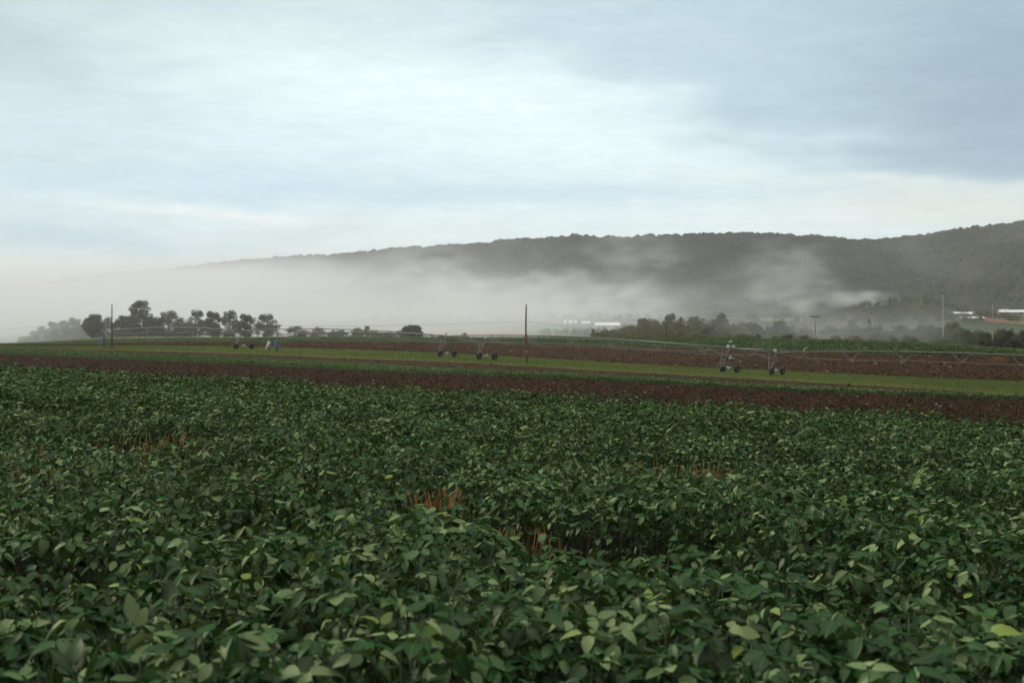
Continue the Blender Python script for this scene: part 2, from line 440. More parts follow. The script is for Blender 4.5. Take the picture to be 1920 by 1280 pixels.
def ldir(az, pitch, roll):
    d = np.stack([np.cos(az)*np.cos(pitch), np.sin(az)*np.cos(pitch), np.sin(pitch)], -1)
    s0 = np.stack([-np.sin(az), np.cos(az), np.zeros_like(az)], -1)
    n0 = np.cross(d, s0)
    return d, n0*np.cos(roll)[:, None] + s0*np.sin(roll)[:, None]

# gaps in the near crop, found along the ray through (px, py) at canopy height
rowd = np.array([1, -SL])/math.hypot(1, SL); rown = np.array([SL, 1])/math.hypot(1, SL)
def canopy_pt(px, py):
    a = (px-960)/F; q = (py-640)/F
    Y = 1.15/(q-.0083-.031*a); return a*Y, Y
GAPS = []  # (cx, cy, half-length along row, half-width, lowering)
for px, py, hl, hw, lw in ((700, 905, .8, .30, .6), (560, 885, .7, .28, .55), (880, 925, 1.0, .30, .75), (1080, 955, 1.1, .32, .85), (1260, 985, .8, .3, .7), (1100, 990, .5, .25, .8),
        (820, 895, .35, .25, .5), (300, 803, 1.1, .5, .5), (140, 860, .8, .4, .5), (350, 850, .6, .35, .5), (510, 878, .6, .3, .55),
        (930, 832, .4, .4, .5), (1190, 850, .5, .4, .5), (1345, 858, .7, .4, .5), (1040, 838, .5, .35, .45), (40, 825, .6, .5, .5),
        (100, 1090, .45, .22, .7), (60, 1010, .6, .22, .5), (1700, 1100, .5, .2, .5), (430, 960, .9, .18, .4), (1500, 1150, .4, .15, .5), (500, 1130, .3, .14, .6), (1650, 950, 1., .2, .4), (1500, 900, 1.2, .2, .4), (1750, 860, 1.5, .3, .4), (150, 760, 3, .6, .35), (700, 800, 2, .4, .35), (1100, 790, 2.5, .35, .35)):
    x, y = canopy_pt(px, py); GAPS.append((x, y, hl, hw, lw))
def gapf(X, Y):
    g = np.zeros_like(X)
    for x, y, hl, hw, lw in GAPS:
        a = ((X-x)*rowd[0]+(Y-y)*rowd[1])/(hl*1.15); b = ((X-x)*rown[0]+(Y-y)*rown[1])/(hw*2.1)
        g = np.maximum(g, lw*np.clip(1.35-(a*a+b*b), 0, 1))
    return g
def canopy_h(X, Y):
    return .885 + .26*(fbm(X*.55, Y*.55, 31, 3)-.5) + .15*(vnoise(X*1.7, Y*1.7, 44)-.5) + .26*(vnoise((X*rowd[0]+Y*rowd[1])*.32, (X*rown[0]+Y*rown[1])*1.05, 52)-.5)
# plants on drilled rows
rs, ps = .38, .155
ii, jj = np.meshgrid(np.arange(-260, 260), np.arange(-20, 100))
PS = ii.ravel()*ps + rng.normal(0, .05, ii.size); PT = jj.ravel()*rs + rng.normal(0, .035, ii.size)
PX = PS*rowd[0] + PT*rown[0]; PY = PS*rowd[1] + PT*rown[1]
keep = (PY + SL*PX < 29.9) & (PY > .6) & (np.abs(PX) < PY*.54+3.0)
PX, PY = PX[keep], PY[keep]
g = gapf(PX, PY); keep = rng.random(len(PX)) > g*.75
PX, PY, g = PX[keep], PY[keep], g[keep]
edge = np.clip((29.9-(PY+SL*PX))/.5, 0, 1)
PH = canopy_h(PX, PY)*(1-.55*g)*(.8+.2*edge) + rng.normal(0, .05, len(PX))
acc = Acc(); stems = Acc()
dist = np.hypot(PX, PY)
def tube_quads(p0, p1, r, tint):
    d = p1-p0; L = np.linalg.norm(d, axis=1)+1e-9; d = d/L[:, None]
    a = np.cross(d, np.array([.3, .9, .1])[None]); a /= np.linalg.norm(a, axis=1)[:, None]; b = np.cross(d, a)
    off = [a*1.0, -.5*a+.87*b, -.5*a-.87*b]
    V = np.stack([p0+o*r[:, None] for o in off] + [p1+o*r[:, None]*.8 for o in off], 1)
    idx = (np.arange(len(p0))*6)[:, None, None]; q = np.array([(0,1,4,3), (1,2,5,4), (2,0,3,5)])
    A = np.zeros((len(p0), 6, 3)); A[:, :, 2] = tint[:, None]
    return V.reshape(-1, 3), None, (idx+q[None]).reshape(-1, 4), A.reshape(-1, 3)
for lo, hi, nt_, lod, k in ((0, 9, 22, 'near', 1.0), (9, 20, 18, 'mid', 1.03), (20, 60, 13, 'far', 1.16)):
    m = (dist >= lo) & (dist < hi)
    px = np.repeat(PX[m], nt_); py = np.repeat(PY[m], nt_); ph = np.repeat(PH[m], nt_)
    n = len(px); phi = rng.uniform(0, 2*np.pi, n)
    r = .23*np.sqrt(rng.random(n)); u = r/.23
    cx = px + r*np.cos(phi); cyy = py + r*np.sin(phi)
    cz = ph - .22*u*u - rng.exponential(.11, n); cz = np.maximum(cz, .12)
    z0 = plane(cx, cyy)
    lean = R(5)+R(24)*u
    # leaves droop outward; all three leaflets share the petiole's tilt
    size = rng.normal(1, .16, n)*k*np.clip(1.08-.35*(ph-cz)/.5, .7, 1.1)
    tone = np.clip(rng.normal(.36, .17, n) + .35*(fbm(cx*.8, cyy*.8, 77, 2)-.5)*2, 0, .6)
    tone = np.where(rng.random(n) < .30, rng.uniform(.50, .86, n), tone)
    tone = np.where(rng.random(n) < .006, 1., tone)
    jazz = rng.normal(0, R(13), n)
    tiltn = rng.normal(0, R(13), n)
    young = rng.random(n) < .05
    for q, da in ((0, 0), (1, 1.25), (2, -1.25)):
        az = phi + da + rng.normal(0, .2, n)
        pitch = -lean*np.cos(da) + jazz + rng.normal(0, R(11), n) - (R(6) if q else 0)
        pitch = np.where(young, pitch+R(45), pitch)
        roll = tiltn + rng.normal(0, R(15), n) + (lean*.7*np.sign(da) if q else 0)
        d, nn = ldir(az, np.clip(pitch, R(-80), R(70)), roll)
        L = size*.078*rng.normal(1, .1, n)*(1.08 if q == 0 else .95); W = L*.61*rng.normal(1, .10, n)
        base = np.stack([cx, cyy, z0+cz], -1) + d*(.03 if q == 0 else .008)
        acc.add(*leaves(base, d, nn, L, W, np.clip(tone+rng.normal(0, .09, n), 0, 1), lod, rng.uniform(-.3, 2.6, n)))
    if lo < 20:
        c = np.stack([cx, cyy, z0+cz], -1)
        st = np.stack([px, py, z0+np.maximum(cz-rng.uniform(.12, .24, n), .03)], -1)
        sel = rng.random(n) < (.8 if lo == 0 else .35)
        stems.add(*tube_quads(st[sel], c[sel], np.full(sel.sum(), .0022 if lo == 0 else .003), np.full(sel.sum(), .5)))
        mx, my, mh = PX[m], PY[m], PH[m]
        b0 = np.stack([mx, my, plane(mx, my)], -1)
        stems.add(*tube_quads(b0, b0+np.stack([rng.normal(0, .04, len(mx)), rng.normal(0, .04, len(mx)), mh-.08], -1), np.full(len(mx), .005), np.full(len(mx), .5)))
tag(acc.build('soybean_crop', M['leaf'], smooth=True), 'dense dark green soybean foliage filling the whole foreground field', 'crop', kind='stuff')
tag(stems.build('soybean_stems', M['stem']), 'thin green stems and petioles under the foreground soybean leaves', 'stems', kind='stuff')

# straw stubble showing in the gaps
sa = Acc()
def stalks(cx, cy, n, spread, h0, h1, wid=.006):
    x = cx + rng.normal(0, spread, n)*rowd[0] + rng.normal(0, .06, n)*rown[0]
    y = cy + rng.normal(0, spread, n)*rowd[1] + rng.normal(0, .06, n)*rown[1]
    h = rng.uniform(h0, h1, n); b = np.stack([x, y, gz(x, y)], -1)
    e = b + np.stack([rng.normal(0, .16, n)*h, rng.normal(0, .16, n)*h, h], -1)
    sa.add(*tube_quads(b, e, np.full(n, wid), rng.uniform(0, .9, n)))
for px, py, n, sp, h in ((300, 803, 110, .45, .72), (355, 803, 60, .25, .7), (45, 829, 40, .2, .7), (122, 857, 45, .18, .72), (148, 862, 35, .08, .7), (250, 838, 25, .06, .75), (345, 855, 50, .25, .68),
        (485, 880, 70, .12, .66), (540, 874, 120, .18, .72), (818, 898, 130, .10, .70), (934, 832, 50, .1, .74), (1043, 838, 60, .1, .72), (1190, 850, 50, .12, .72), (1238, 850, 15, .1, .7), (1330, 857, 70, .13, .72), (1372, 860, 25, .1, .7),
        (760, 945, 30, .15, .5), (1000, 925, 26, .2, .62), (920, 920, 25, .15, .55), (1080, 990, 160, .35, .42), (1200, 1000, 160, .35, .40), (1300, 970, 60, .25, .45), (890, 905, 20, .2, .6)):
    x, y = canopy_pt(px, py); stalks(x, y, int(n*1.4), sp, h*.45, h+.08 if py < 900 else h, .0045)
n = 9000   # old stubble on the ground of the near field
x = rng.uniform(-18, 14, n); y = rng.uniform(3, 40, n); ok = (y+SL*x < 29) & (gapf(x, y) > .05); x, y = x[ok], y[ok]
az = rng.uniform(0, 6.28, len(x)); b = np.stack([x, y, gz(x, y)+.02], -1)
sa.add(*tube_quads(b, b+np.stack([np.cos(az)*.16, np.sin(az)*.16, rng.uniform(0, .1, len(x))], -1), np.full(len(x), .006), rng.uniform(0, 1, len(x))))
tag(sa.build('wheat_stubble', M['straw']), 'orange wheat stubble stalks showing in gaps of the soybean field', 'stubble', kind='stuff')

# random points inside a strip
def scatter(n, a, b, c0=-150, c1=2100, pw=1.):
    c = rng.uniform(c0, c1, n); w = rng.random(n)**pw
    D = np.interp(c, XP, DT[a])*(1-w) + np.interp(c, XP, DT[b])*w
    X = D*(c-960)/F; return X, D
OCT = np.array([(1,0,0), (0,1,0), (-1,0,0), (0,-1,0), (0,0,1), (0,0,-.6)], float)
OF = np.array([(0,1,4), (1,2,4), (2,3,4), (3,0,4), (1,0,5), (2,1,5), (3,2,5), (0,3,5)])
def clods(X, Y, s, tint):
    n = len(X); V = OCT[None]*s[:, None, None]*rng.uniform(.6, 1.4, (n, 6, 1)); V[:, :, 2] *= .6
    a = rng.uniform(0, 6.28, n); ca, sa_ = np.cos(a)[:, None], np.sin(a)[:, None]
    V = np.stack([V[:, :, 0]*ca-V[:, :, 1]*sa_, V[:, :, 0]*sa_+V[:, :, 1]*ca, V[:, :, 2]], -1)
    V = V + np.stack([X, Y, gz(X, Y)], -1)[:, None]
    A = np.zeros((n, 6, 3)); A[:, :, 2] = tint[:, None]
    return V.reshape(-1, 3), (OF[None]+(np.arange(n)*6)[:, None, None]).reshape(-1, 3), None, A.reshape(-1, 3)
ca = Acc()
X, Y = scatter(60000, 0, 1); ca.add(*clods(X, Y, rng.lognormal(-3.3, .45, len(X)), np.clip(rng.normal(.4, .25, len(X)), 0, .97)))
X, Y = scatter(120, 0, 1); ca.add(*clods(X, Y, rng.uniform(.07, .12, len(X)), np.ones(len(X))))
tag(ca.build('soil_clods', M['clod']), 'dark reddish brown clods on the tilled strip behind the soybeans', 'clods', kind='stuff')
ca = Acc()
X, Y = scatter(9000, 2, 3); ca.add(*clods(X, Y, rng.lognormal(-2.9, .4, len(X)), np.clip(rng.normal(.45, .2, len(X)), 0, .95)))
X, Y = scatter(26000, 4, 5, pw=1.2); ca.add(*clods(X, Y, rng.lognormal(-2.1, .4, len(X)), np.clip(rng.normal(.5, .2, len(X)), 0, .95)))
X, Y = scatter(160, 4, 5); ca.add(*clods(X, Y, rng.uniform(.2, .4, len(X)), rng.uniform(.93, 1, len(X))))
tag(ca.build('field_clods', M['clod']), 'reddish brown clods on the plowed field behind the irrigators', 'clods', kind='stuff')
# straw litter on the tilled strip
sa = Acc()
X, Y = scatter(20000, 0, 1); keep = fbm(X*.35, Y*.2, 91, 3) > .46; X, Y = X[keep], Y[keep]; n = len(X)
az = rng.uniform(0, 6.28, n); b = np.stack([X, Y, gz(X, Y)+.01], -1)
L = rng.uniform(.06, .2, n); up = rng.uniform(0, 1, n)**2
e = b+np.stack([np.cos(az)*L, np.sin(az)*L, up*.26], -1)
sa.add(*tube_quads(b, e, np.full(n, .013), np.clip(rng.normal(.25, .25, n), 0, 1)))
tag(sa.build('straw_litter', M['litter']), 'orange straw litter scattered over the tilled brown strip', 'litter', kind='stuff')

# second soybean strip, far crop, grass
def lowcrop(name, a, b, n, size, hh, label, mat, rowsp=None, tmean=.5, c0=-200, c1=2150, edge=None):
    ac = Acc(); X, Y = scatter(n, a, b, c0, c1)
    if rowsp:
        t = Y+SL*X; ph = (t/rowsp) % 1
        kp = rng.random(len(X)) < .25+.75*np.abs(np.sin(np.pi*ph))**.8; X, Y, ph = X[kp], Y[kp], ph[kp]
        h = hh*np.abs(np.sin(np.pi*ph))**.6
    else:
        h = hh*(.75+.5*(fbm(X*.8, Y*.8, 5, 2)-.5))*np.ones(len(X))
    n = len(X); h = h - rng.exponential(.10*hh*2, n); h = np.maximum(h, .03)
    az = rng.uniform(0, 6.28, n)
    d, nn = ldir(az, rng.normal(R(-12), R(22), n), rng.normal(0, R(24), n))
    L = size*rng.normal(1, .2, n)
    tone = np.clip(rng.normal(tmean, .22, n) + .5*(fbm(X*.12, Y*.12, 15, 2)-.5), 0, .97)
    ac.add(*leaves(np.stack([X, Y, gz(X, Y)+h], -1), d, nn, L, L*.72, tone, 'far'))
    return tag(ac.build(name, mat), label, 'crop', kind='stuff')
lowcrop('soybean_strip', 1, 2, 190000, .12, .42, 'narrow band of soybeans between two brown soil strips', M['leaf2'], tmean=.5)
lowcrop('far_crop', 5, 6, 210000, .34, .5, 'green row crop on the rise behind the plowed field', M['leaf2'], rowsp=3.1, tmean=.35)
ga = Acc(); X, Y = scatter(150000, 3, 4)
tt = Y+SL*X; trk = np.minimum(np.abs(tt-159.3), np.abs(tt-162)) ; kp = (trk > .45) | (rng.random(len(X)) < .15); X, Y = X[kp], Y[kp]
n = len(X); az = rng.uniform(0, 6.28, n)
d, nn = ldir(az, rng.uniform(R(40), R(85), n), rng.normal(0, .3, n))
L = rng.uniform(.10, .26, n); tt = Y+SL*X; tone = np.clip(rng.normal(.34, .18, n)+.9*(fbm(X*.05, Y*.05, 66, 3)-.5)+.22*(tt < 162)+.3*(vnoise(tt*.25, X*.01, 71)-.5), 0, .96)
ga.add(*leaves(np.stack([X, Y, gz(X, Y)-.01], -1), d, nn, L, L*.35, tone, 'far'))
tag(ga.build('grass', M['blade']), 'short khaki green grass around the irrigators', 'grass', kind='stuff')
ga = Acc(); X, Y = scatter(16000, 6, 7); n = len(X); az = rng.uniform(0, 6.28, n)
d, nn = ldir(az, rng.uniform(R(40), R(85), n), rng.normal(0, .3, n)); L = rng.uniform(.25, .6, n)
ga.add(*leaves(np.stack([X, Y, gz(X, Y)-.01], -1), d, nn, L, L*.4, np.clip(rng.normal(.7, .15, n), 0, 1), 'far'))
tag(ga.build('verge_grass', M['blade']), 'dry yellowish grass along the crest of the far field', 'grass', kind='stuff')
# wheel track worn into the grass strip
def ribbon(name, mat, pts_lo, pts_hi, zo=.02):
    V = []; n = len(pts_lo)
    for (x, y) in pts_lo + pts_hi: V.append((x, y, gzs(x, y)+zo))
    Qd = np.array([(i, i+1, n+i+1, n+i) for i in range(n-1)])
    return tag(link_mesh(name, np_mesh(name, np.array(V), [Qd], mat, True)), kind='structure')
for nm, t0, w, c0, c1 in (('wheel_track', 166., 1.6, 190, 1010), ('wheel_track', 160., .8, 1380, 2250)):
    cc = np.linspace(c0, c1, 160)
    lo = [(t/(1+SL*(c-960)/F)*(c-960)/F, t/(1+SL*(c-960)/F)) for c in cc for t in (t0,)]
    hi = [(t/(1+SL*(c-960)/F)*(c-960)/F, t/(1+SL*(c-960)/F)) for c in cc for t in (t0+w,)]
    ribbon(nm, M['soil2'], lo, hi, .05)
# gravel road at the right crest
lo = []; hi = []
for i, c in enumerate(np.linspace(1835, 2290, 40)):
    D = float(np.interp(c, XP, Dc)); ww = min(1, i/8)*9+1
    for l, q in ((lo, D-ww-1.5), (hi, D-1.5)): l.append(((c-960)/F*q, q))
ribbon('gravel_road', M['gravel'], lo, hi, .03)
sa = Acc(); n = 420; c = rng.normal(1872, 9, n); D = np.array([depth_at(q, 671, 120, 400) for q in np.linspace(1855, 1890, 8)]).mean()+rng.normal(0, 3, n)
X = (c-960)/F*D; b = np.stack([X, D, gz(X, D)], -1)
sa.add(*tube_quads(b, b+np.stack([rng.normal(0, .1, n), rng.normal(0, .1, n), rng.uniform(.1, .32, n)], -1), np.full(n, .02), rng.uniform(0, .8, n)))
tag(sa.build('dry_weeds', M['straw']), 'orange dry weeds at the right end of the plowed field', 'weeds', kind='stuff')

# ------------------------------------------------------------------ centre pivot irrigators
def irrigator(label, towers, end=None, centre_box=None):
    """towers: list of (px, depth, px row of the pipe); the first is the pivot point"""
    base0 = at(towers[0][0], towers[0][1])
    root = empty('center_pivot_irrigator', base0)
    tag(root, label, 'irrigation machine', 'center pivot irrigators')
    off = -base0
    P = []
    for px, Yd, ry in towers:
        g = at(px, Yd); P.append((g, Vector((g.x, g.y, zpx(ry, Yd)))))
    for i in range(len(P)-1):
        a, b = P[i][1], P[i+1][1]
        d = (b-a); L = d.length; dh = Vector((d.x, d.y, 0)).normalized(); pr = Vector((-dh.y, dh.x, 0))
        camber = .75
        def pt(u): return a + d*u + Vector((0, 0, camber*4*u*(1-u)))
        m = MB(); m.tube([pt(k/24)+off for k in range(25)], .085, 7)
        for k in range(1, 8):
            q = pt(k/8)+off; m.tube([q-dh*.06, q+dh*.06], .13, 7)
        m.build('span_pipe', M['galv'], root, True)
        ns = 7
        rods = MB(); st = [0]+[(k+.5)/ns for k in range(ns)]+[1]
        for sgn in (-1, 1):
            pts = []
            for k, u in enumerate(st):
                dep = 0 if k in (0, len(st)-1) else (.75 if k in (1, len(st)-2) else 1.15)
                q = pt(u)+off; pts.append(q + pr*sgn*.62*(dep/1.15) - Vector((0, 0, dep)))
            rods.tube(pts, .018, 4)
        rods.build('truss_rod', M['galv'], root)
        for k, u in enumerate(st[1:-1]):
            dep = .75 if k in (0, ns-1) else 1.15
            v = MB(); q = pt(u)+off
            js = [q + pr*sgn*.62*(dep/1.15) - Vector((0, 0, dep)) for sgn in (-1, 1)]
            for j in js:
                v.tube([j, pt(u-.026)+off], .03, 4); v.tube([j, pt(u+.026)+off], .03, 4)
            v.tube(js, .03, 4)
            v.build('truss_strut', M['galv'], root)
        for k in range(8):
            u = (k+.5)/8; q = pt(u)+off; gg = gzs(*(pt(u).xy)) - base0.z
            v = MB(); v.tube([q, q+pr*.25+Vector((0, 0, .16)), q+pr*.34, Vector((q.x+pr.x*.34, q.y+pr.y*.34, gg+1.35))], .014, 4)
            v.tube([Vector((q.x+pr.x*.34, q.y+pr.y*.34, gg+1.35)), Vector((q.x+pr.x*.34, q.y+pr.y*.34, gg+1.15))], .045, 6)
            v.build('drop_hose', M['galvd'], root)
    # pivot point: a four-legged pyramid round the riser pipe
    g, top = P[0]; g = g+off; top = top+off
    d = (P[1][1]-P[0][1]); dh = Vector((d.x, d.y, 0)).normalized(); pr = Vector((-dh.y, dh.x, 0))
    m = MB()
    for sx in (-1, 1):
        for sy in (-1, 1):
            m.tube([g+dh*sx*1.2+pr*sy*1.2, top+dh*sx*.15+pr*sy*.15-Vector((0, 0, .35))], .05, 5)
    for hq in (.3, .62):
        c4 = [g+(top-g)*hq + (dh*sx+pr*sy)*(1.2*(1-hq)+.15*hq) for sx, sy in ((-1, -1), (1, -1), (1, 1), (-1, 1))]
        for k in range(4): m.tube([c4[k], c4[(k+1) % 4]], .03, 4)
    pv = m.build('pivot_frame', M['galv'], root)
    m = MB(); m.tube([g, top+Vector((0, 0, .25))], .13, 10); m.tube([top+Vector((0, 0, .25)), top+Vector((0, 0, .42))], .20, 10)
    m.tube([top+Vector((0, 0, .05)), top+dh*.8], .1, 8)
    m.build('riser_pipe', M['galv'], root, True)
    m = MB(); m.box(g+pr*(-1.0)+dh*.75+Vector((0, 0, 1.45)), (.7, .3, .75), 0, math.atan2(dh.y, dh.x)); m.tube([g+pr*(-1.0)+dh*.75, g+pr*(-1.0)+dh*.75+Vector((0, 0, 1.0))], .05, 5)
    m.build('control_panel', M['blue'], root)
    if centre_box:
        m = MB(); c = g-pr*1.2-dh*.95
        m.tube([c-dh*.4-pr*.2+Vector((0, 0, .35)), c+dh*.1+Vector((0, 0, 1.75))], .29, 4)
        m.tube([c-dh*.7-pr*.2, c-dh*.5-pr*.2+Vector((0, 0, .5))], .06, 5); m.tube([c-dh*.1-pr*.2, c-dh*.4-pr*.2+Vector((0, 0, .5))], .06, 5)
        m.build('injection_tank', M['white'], root, True)
    for i in range(1, len(P)):
        g, top = P[i]; g = g+off; top = top+off
        d = P[i][1]-P[i-1][1]; dh = Vector((d.x, d.y, 0)).normalized(); pr = Vector((-dh.y, dh.x, 0))
        # two A-shaped pairs of legs, one above each wheel, with rungs on the near pair
        fb = 1.95
        wh = []
        for sg in (-1, 1):
            w = g + pr*sg*fb; w.z = gzs(w.x+base0.x, w.y+base0.y) - base0.z + .55; wh.append(w)
        m = MB()
        for sg, w in zip((-1, 1), wh):
            ft = w - pr*sg*.25 + Vector((0, 0, .25))
            tops = [top+dh*e+pr*sg*.1-Vector((0, 0, .08)) for e in (-.85, .25)]
            ft2 = [ft-dh*.22, ft+dh*.12]
            for k in range(2): m.tube([ft2[k], tops[k]], .045, 5)
            for hq in ((.18, .42, .66) if sg < 0 else (.5,)):
                m.tube([ft2[0].lerp(tops[0], hq), ft2[1].lerp(tops[1], hq)], .028, 4)
            # long brace from the incoming span down to the leg
            m.tube([ft2[0].lerp(tops[0], .66), top - dh*3.6 + pr*sg*.05 + Vector((0, 0, .1))], .036, 4)
            m.tube([ft2[0].lerp(tops[0], .66), top + dh*.2 - Vector((0, 0, .1))], .03, 4)
        frame = m.build('drive_tower', M['galv'], root)
        m = MB(); m.tube([wh[0]+Vector((0, 0, .05)), wh[1]+Vector((0, 0, .05))], .08, 6)
        mid = (wh[0]+wh[1])/2
        m.box(mid+Vector((0, 0, .16)), (.34, .34, .30), 1); m.tube([mid+Vector((0, 0, .2)), mid+pr*.7+Vector((0, 0, .2))], .11, 8, 1)
        m.tube([wh[0], wh[0]+dh*.3], .07, 6); m.tube([wh[1], wh[1]+dh*.3], .07, 6)
        m.build('base_beam', [M['galv'], M['white']], frame)
        for w in wh:
            v = MB(); v.wheel(w+dh*.32, dh, .55, .38); v.build('wheel', [M['rubber'], M['galvd']], frame)
        m = MB(); m.box(top+Vector((0, 0, .32)), (.32, .32, .38), 0, math.atan2(dh.y, dh.x)); m.build('control_box', M['white'], frame)
    if end:
        g, top = P[-1]; d = P[-1][1]-P[-2][1]; dh = Vector((d.x, d.y, 0)).normalized()
        e = at(end[0], end[1]); e.z = zpx(end[2], end[1]); o = off
        m = MB(); m.tube([top+o, (top+e)/2+o+Vector((0, 0, .05)), e+o], [.08, .075, .06], 7); m.build('overhang_pipe', M['galv'], root, True)
        m = MB(); q = e+o
        m.tube([q, q+Vector((0, 0, .25)), q+Vector((.55, .2, .55))], [.06, .06, .03], 6); m.build('end_gun', M['white'], root)
        # guard frame, second control box and sprayer on the last tower
        gg = at(end[3], end[4]) + o; pr = Vector((-dh.y, dh.x, 0))
        m = MB(); ax = dh*1.05
        for q in (-1, 1):
            m.tube([gg+ax*q, gg+ax*q+Vector((0, 0, 1.45))], .045, 5)
        for hz in (.12, .98, 1.42): m.tube([gg-ax+Vector((0, 0, hz)), gg+ax+Vector((0, 0, hz))], .045, 5)
        for q in (-1, 1): m.tube([gg+ax*q+Vector((0, 0, .98)), gg+ax*q+pr*1.1+Vector((0, 0, .9))], .03, 4)
        m.build('guard_frame', M['galv'], root)
        t = top+o
        m = MB(); m.box(t+dh*.95+Vector((0, 0, .30)), (.34, .34, .42)); m.build('junction_box', M['white'], root)
        m = MB(); m.box(t+dh*.4+Vector((0, 0, -1.25)), (.3, .3, .42)); m.box(t+dh*.75+Vector((0, 0, -1.4)), (.6, .12, .12)); m.build('junction_box', M['white'], root)
        m = MB(); c = t+dh*.35+Vector((0, 0, .9))
        m.tube([t+dh*.35, c], .03, 5); m.tube([c-dh*.3, c+dh*.3+Vector((0, 0, .1))], [.05, .13], 7); m.tube([c, c+Vector((.1, 0, .35))], [.10, .03], 6)
        m.build('booster_gun', M['pblue'], root)
    return root
irrigator('back irrigator, from the blue panel by the left pole to a white end gun',
          [(195, 262, 620), (455, 232, 620), (836, 200, 629.5), (1365, 162, 653)], end=(1507, 154.5, 658.5, 1357, 157.5))
irrigator('front irrigator, from the white tank to where its pipe leaves the right edge',
          [(520, 215, 627.5), (910, 184, 636), (1453, 156, 661), (2226, 129, 688)], centre_box=True)

# ------------------------------------------------------------------ poles and wires
def upole(label, px, py, ty, rad, mat, Yd=None, arm=0, lean=0., bend=0., plate=False):
    D = Yd or depth_at(px, py, 100, 420)
    b = at(px, D); top = zpx(ty, D)-b.z
    root = empty('utility_pole', b); tag(root, label, 'utility pole', 'wooden utility poles')
    n = 9; pts = [(lean*top*(k/n) + bend*math.sin(math.pi*k/n), 0, top*k/n - (.3 if k == 0 else 0)) for k in range(n+1)]
    m = MB(); m.tube(pts, [rad*(1-.35*k/n) for k in range(n+1)], 10); m.build('pole', mat, root, True)
    tx = pts[-1][0]
    if arm:
        m = MB(); m.box((tx, -.2, top-.25), (arm*2, .18, .26)); m.tube([(tx-.7, -.2, top-.3), (tx, -.15, top-.9)], .025, 4); m.tube([(tx+.7, -.2, top-.3), (tx, -.15, top-.9)], .025, 4)
        m.build('crossarm', M['bark'], root)
        for q in (-.92, -.35, .92):
            m = MB(); m.tube([(tx+arm*q, -.2, top-.17), (tx+arm*q, -.2, top+.0)], [.06, .045], 7); m.build('insulator', M['galv'], root)
    else:
        m = MB(); m.tube([(tx, -.05, top), (tx, -.05, top+.18)], [.06, .05], 7); m.build('insulator', M['galv'], root)
    if plate:
        m = MB(); m.box((pts[2][0], -rad*1.05, top*.2), (.18, .05, .24)); m.build('marker_plate', M['white'], root)
    return root, D
p1, d1 = upole('dark bare pole left of the tall tree, beside the blue irrigator panel', 210, 654, 571, .135, M['pole'])
p2, d2 = upole('leaning reddish pole standing on the grass near the middle of the picture', 988, 681, 572, .165, M['poler'], lean=-.012, bend=-.10, plate=True)
p3, d3 = upole('short dark reddish pole half hidden behind the crest, in front of the hazy wood', 1249, 0, 610, .22, M['pole'], Yd=395)
p4, d4 = upole('pale pole with a crossarm on the crest, right of the irrigator towers', 1528, 0, 592, .29, M['polel'], Yd=345, arm=1.45)
p5, d5 = upole('tallest pale pole with a crossarm, left of the long white barns', 1768, 645, 549, .24, M['polel'], arm=1.15)
p6, d6 = upole('pale pole without a crossarm, rightmost, beside the gravel road', 1861, 652.5, 571, .20, M['polel'])
m = MB(); m.tube([(.0, -.1, zpx(577, d6)-p6.location.z), (.55, -.1, zpx(577, d6)-p6.location.z+.05)], .03, 4); m.box((.6, -.1, zpx(577, d6)-p6.location.z), (.25, .15, .1)); m.build('lamp_arm', M['galv'], p6)
def P3(px, py, D): return Vector(((px-960)/F*D, D, zpx(py, D)))
def wire(label, a, b, sag, r=.012, n=20):
    pts = [a.lerp(b, k/n) - Vector((0, 0, sag*4*(k/n)*(1-k/n))) for k in range(n+1)]
    m = MB(); m.tube(pts, r, 4); return tag(m.build('power_line', M['wire']), label, 'cable', 'overhead cables')
wire('overhead wire entering from the left edge and ending at the leftmost pole', P3(-260, 633, d1+60), P3(210, 598, d1), .6)
wire('overhead wire sagging between the leftmost pole and the leaning reddish pole', P3(210, 598, d1), P3(986, 602, d2), 1.0)
wire('overhead wire from the leaning reddish pole down to the short dark pole', P3(986, 602, d2), P3(1249, 625, d3), .5)
wire('overhead wire running right from the short dark pole behind the crest', P3(1249, 625, d3), P3(1450, 640, d3+40), .4)
wire('thick cable between the two crossarm poles', P3(1768, 598, d5), P3(1528, 622, d4), 1.1, .05)
wire('thick cable from the tallest pole past the rightmost pole', P3(1768, 598, d5), P3(1861, 608, d6), .12, .045)
wire('thick cable leaving the rightmost pole towards the right edge', P3(1861, 608, d6), P3(2150, 620, d6-10), .5, .045)
wire('thick cable running left from the pale crossarm pole', P3(1528, 622, d4), P3(1290, 629, d4+60), .3, .02)
wire('upper wire from the tallest crossarm to the right edge', P3(1776, 550, d5), P3(2200, 562, d5-20), .5)
wire('second upper wire beside the one leaving the tallest crossarm', P3(1761, 550, d5), P3(2200, 565, d5-22), .5)
wire('upper wire between the crossarms of the two pale poles', P3(1537, 594, d4), P3(1761, 550.5, d5), .9, .008)
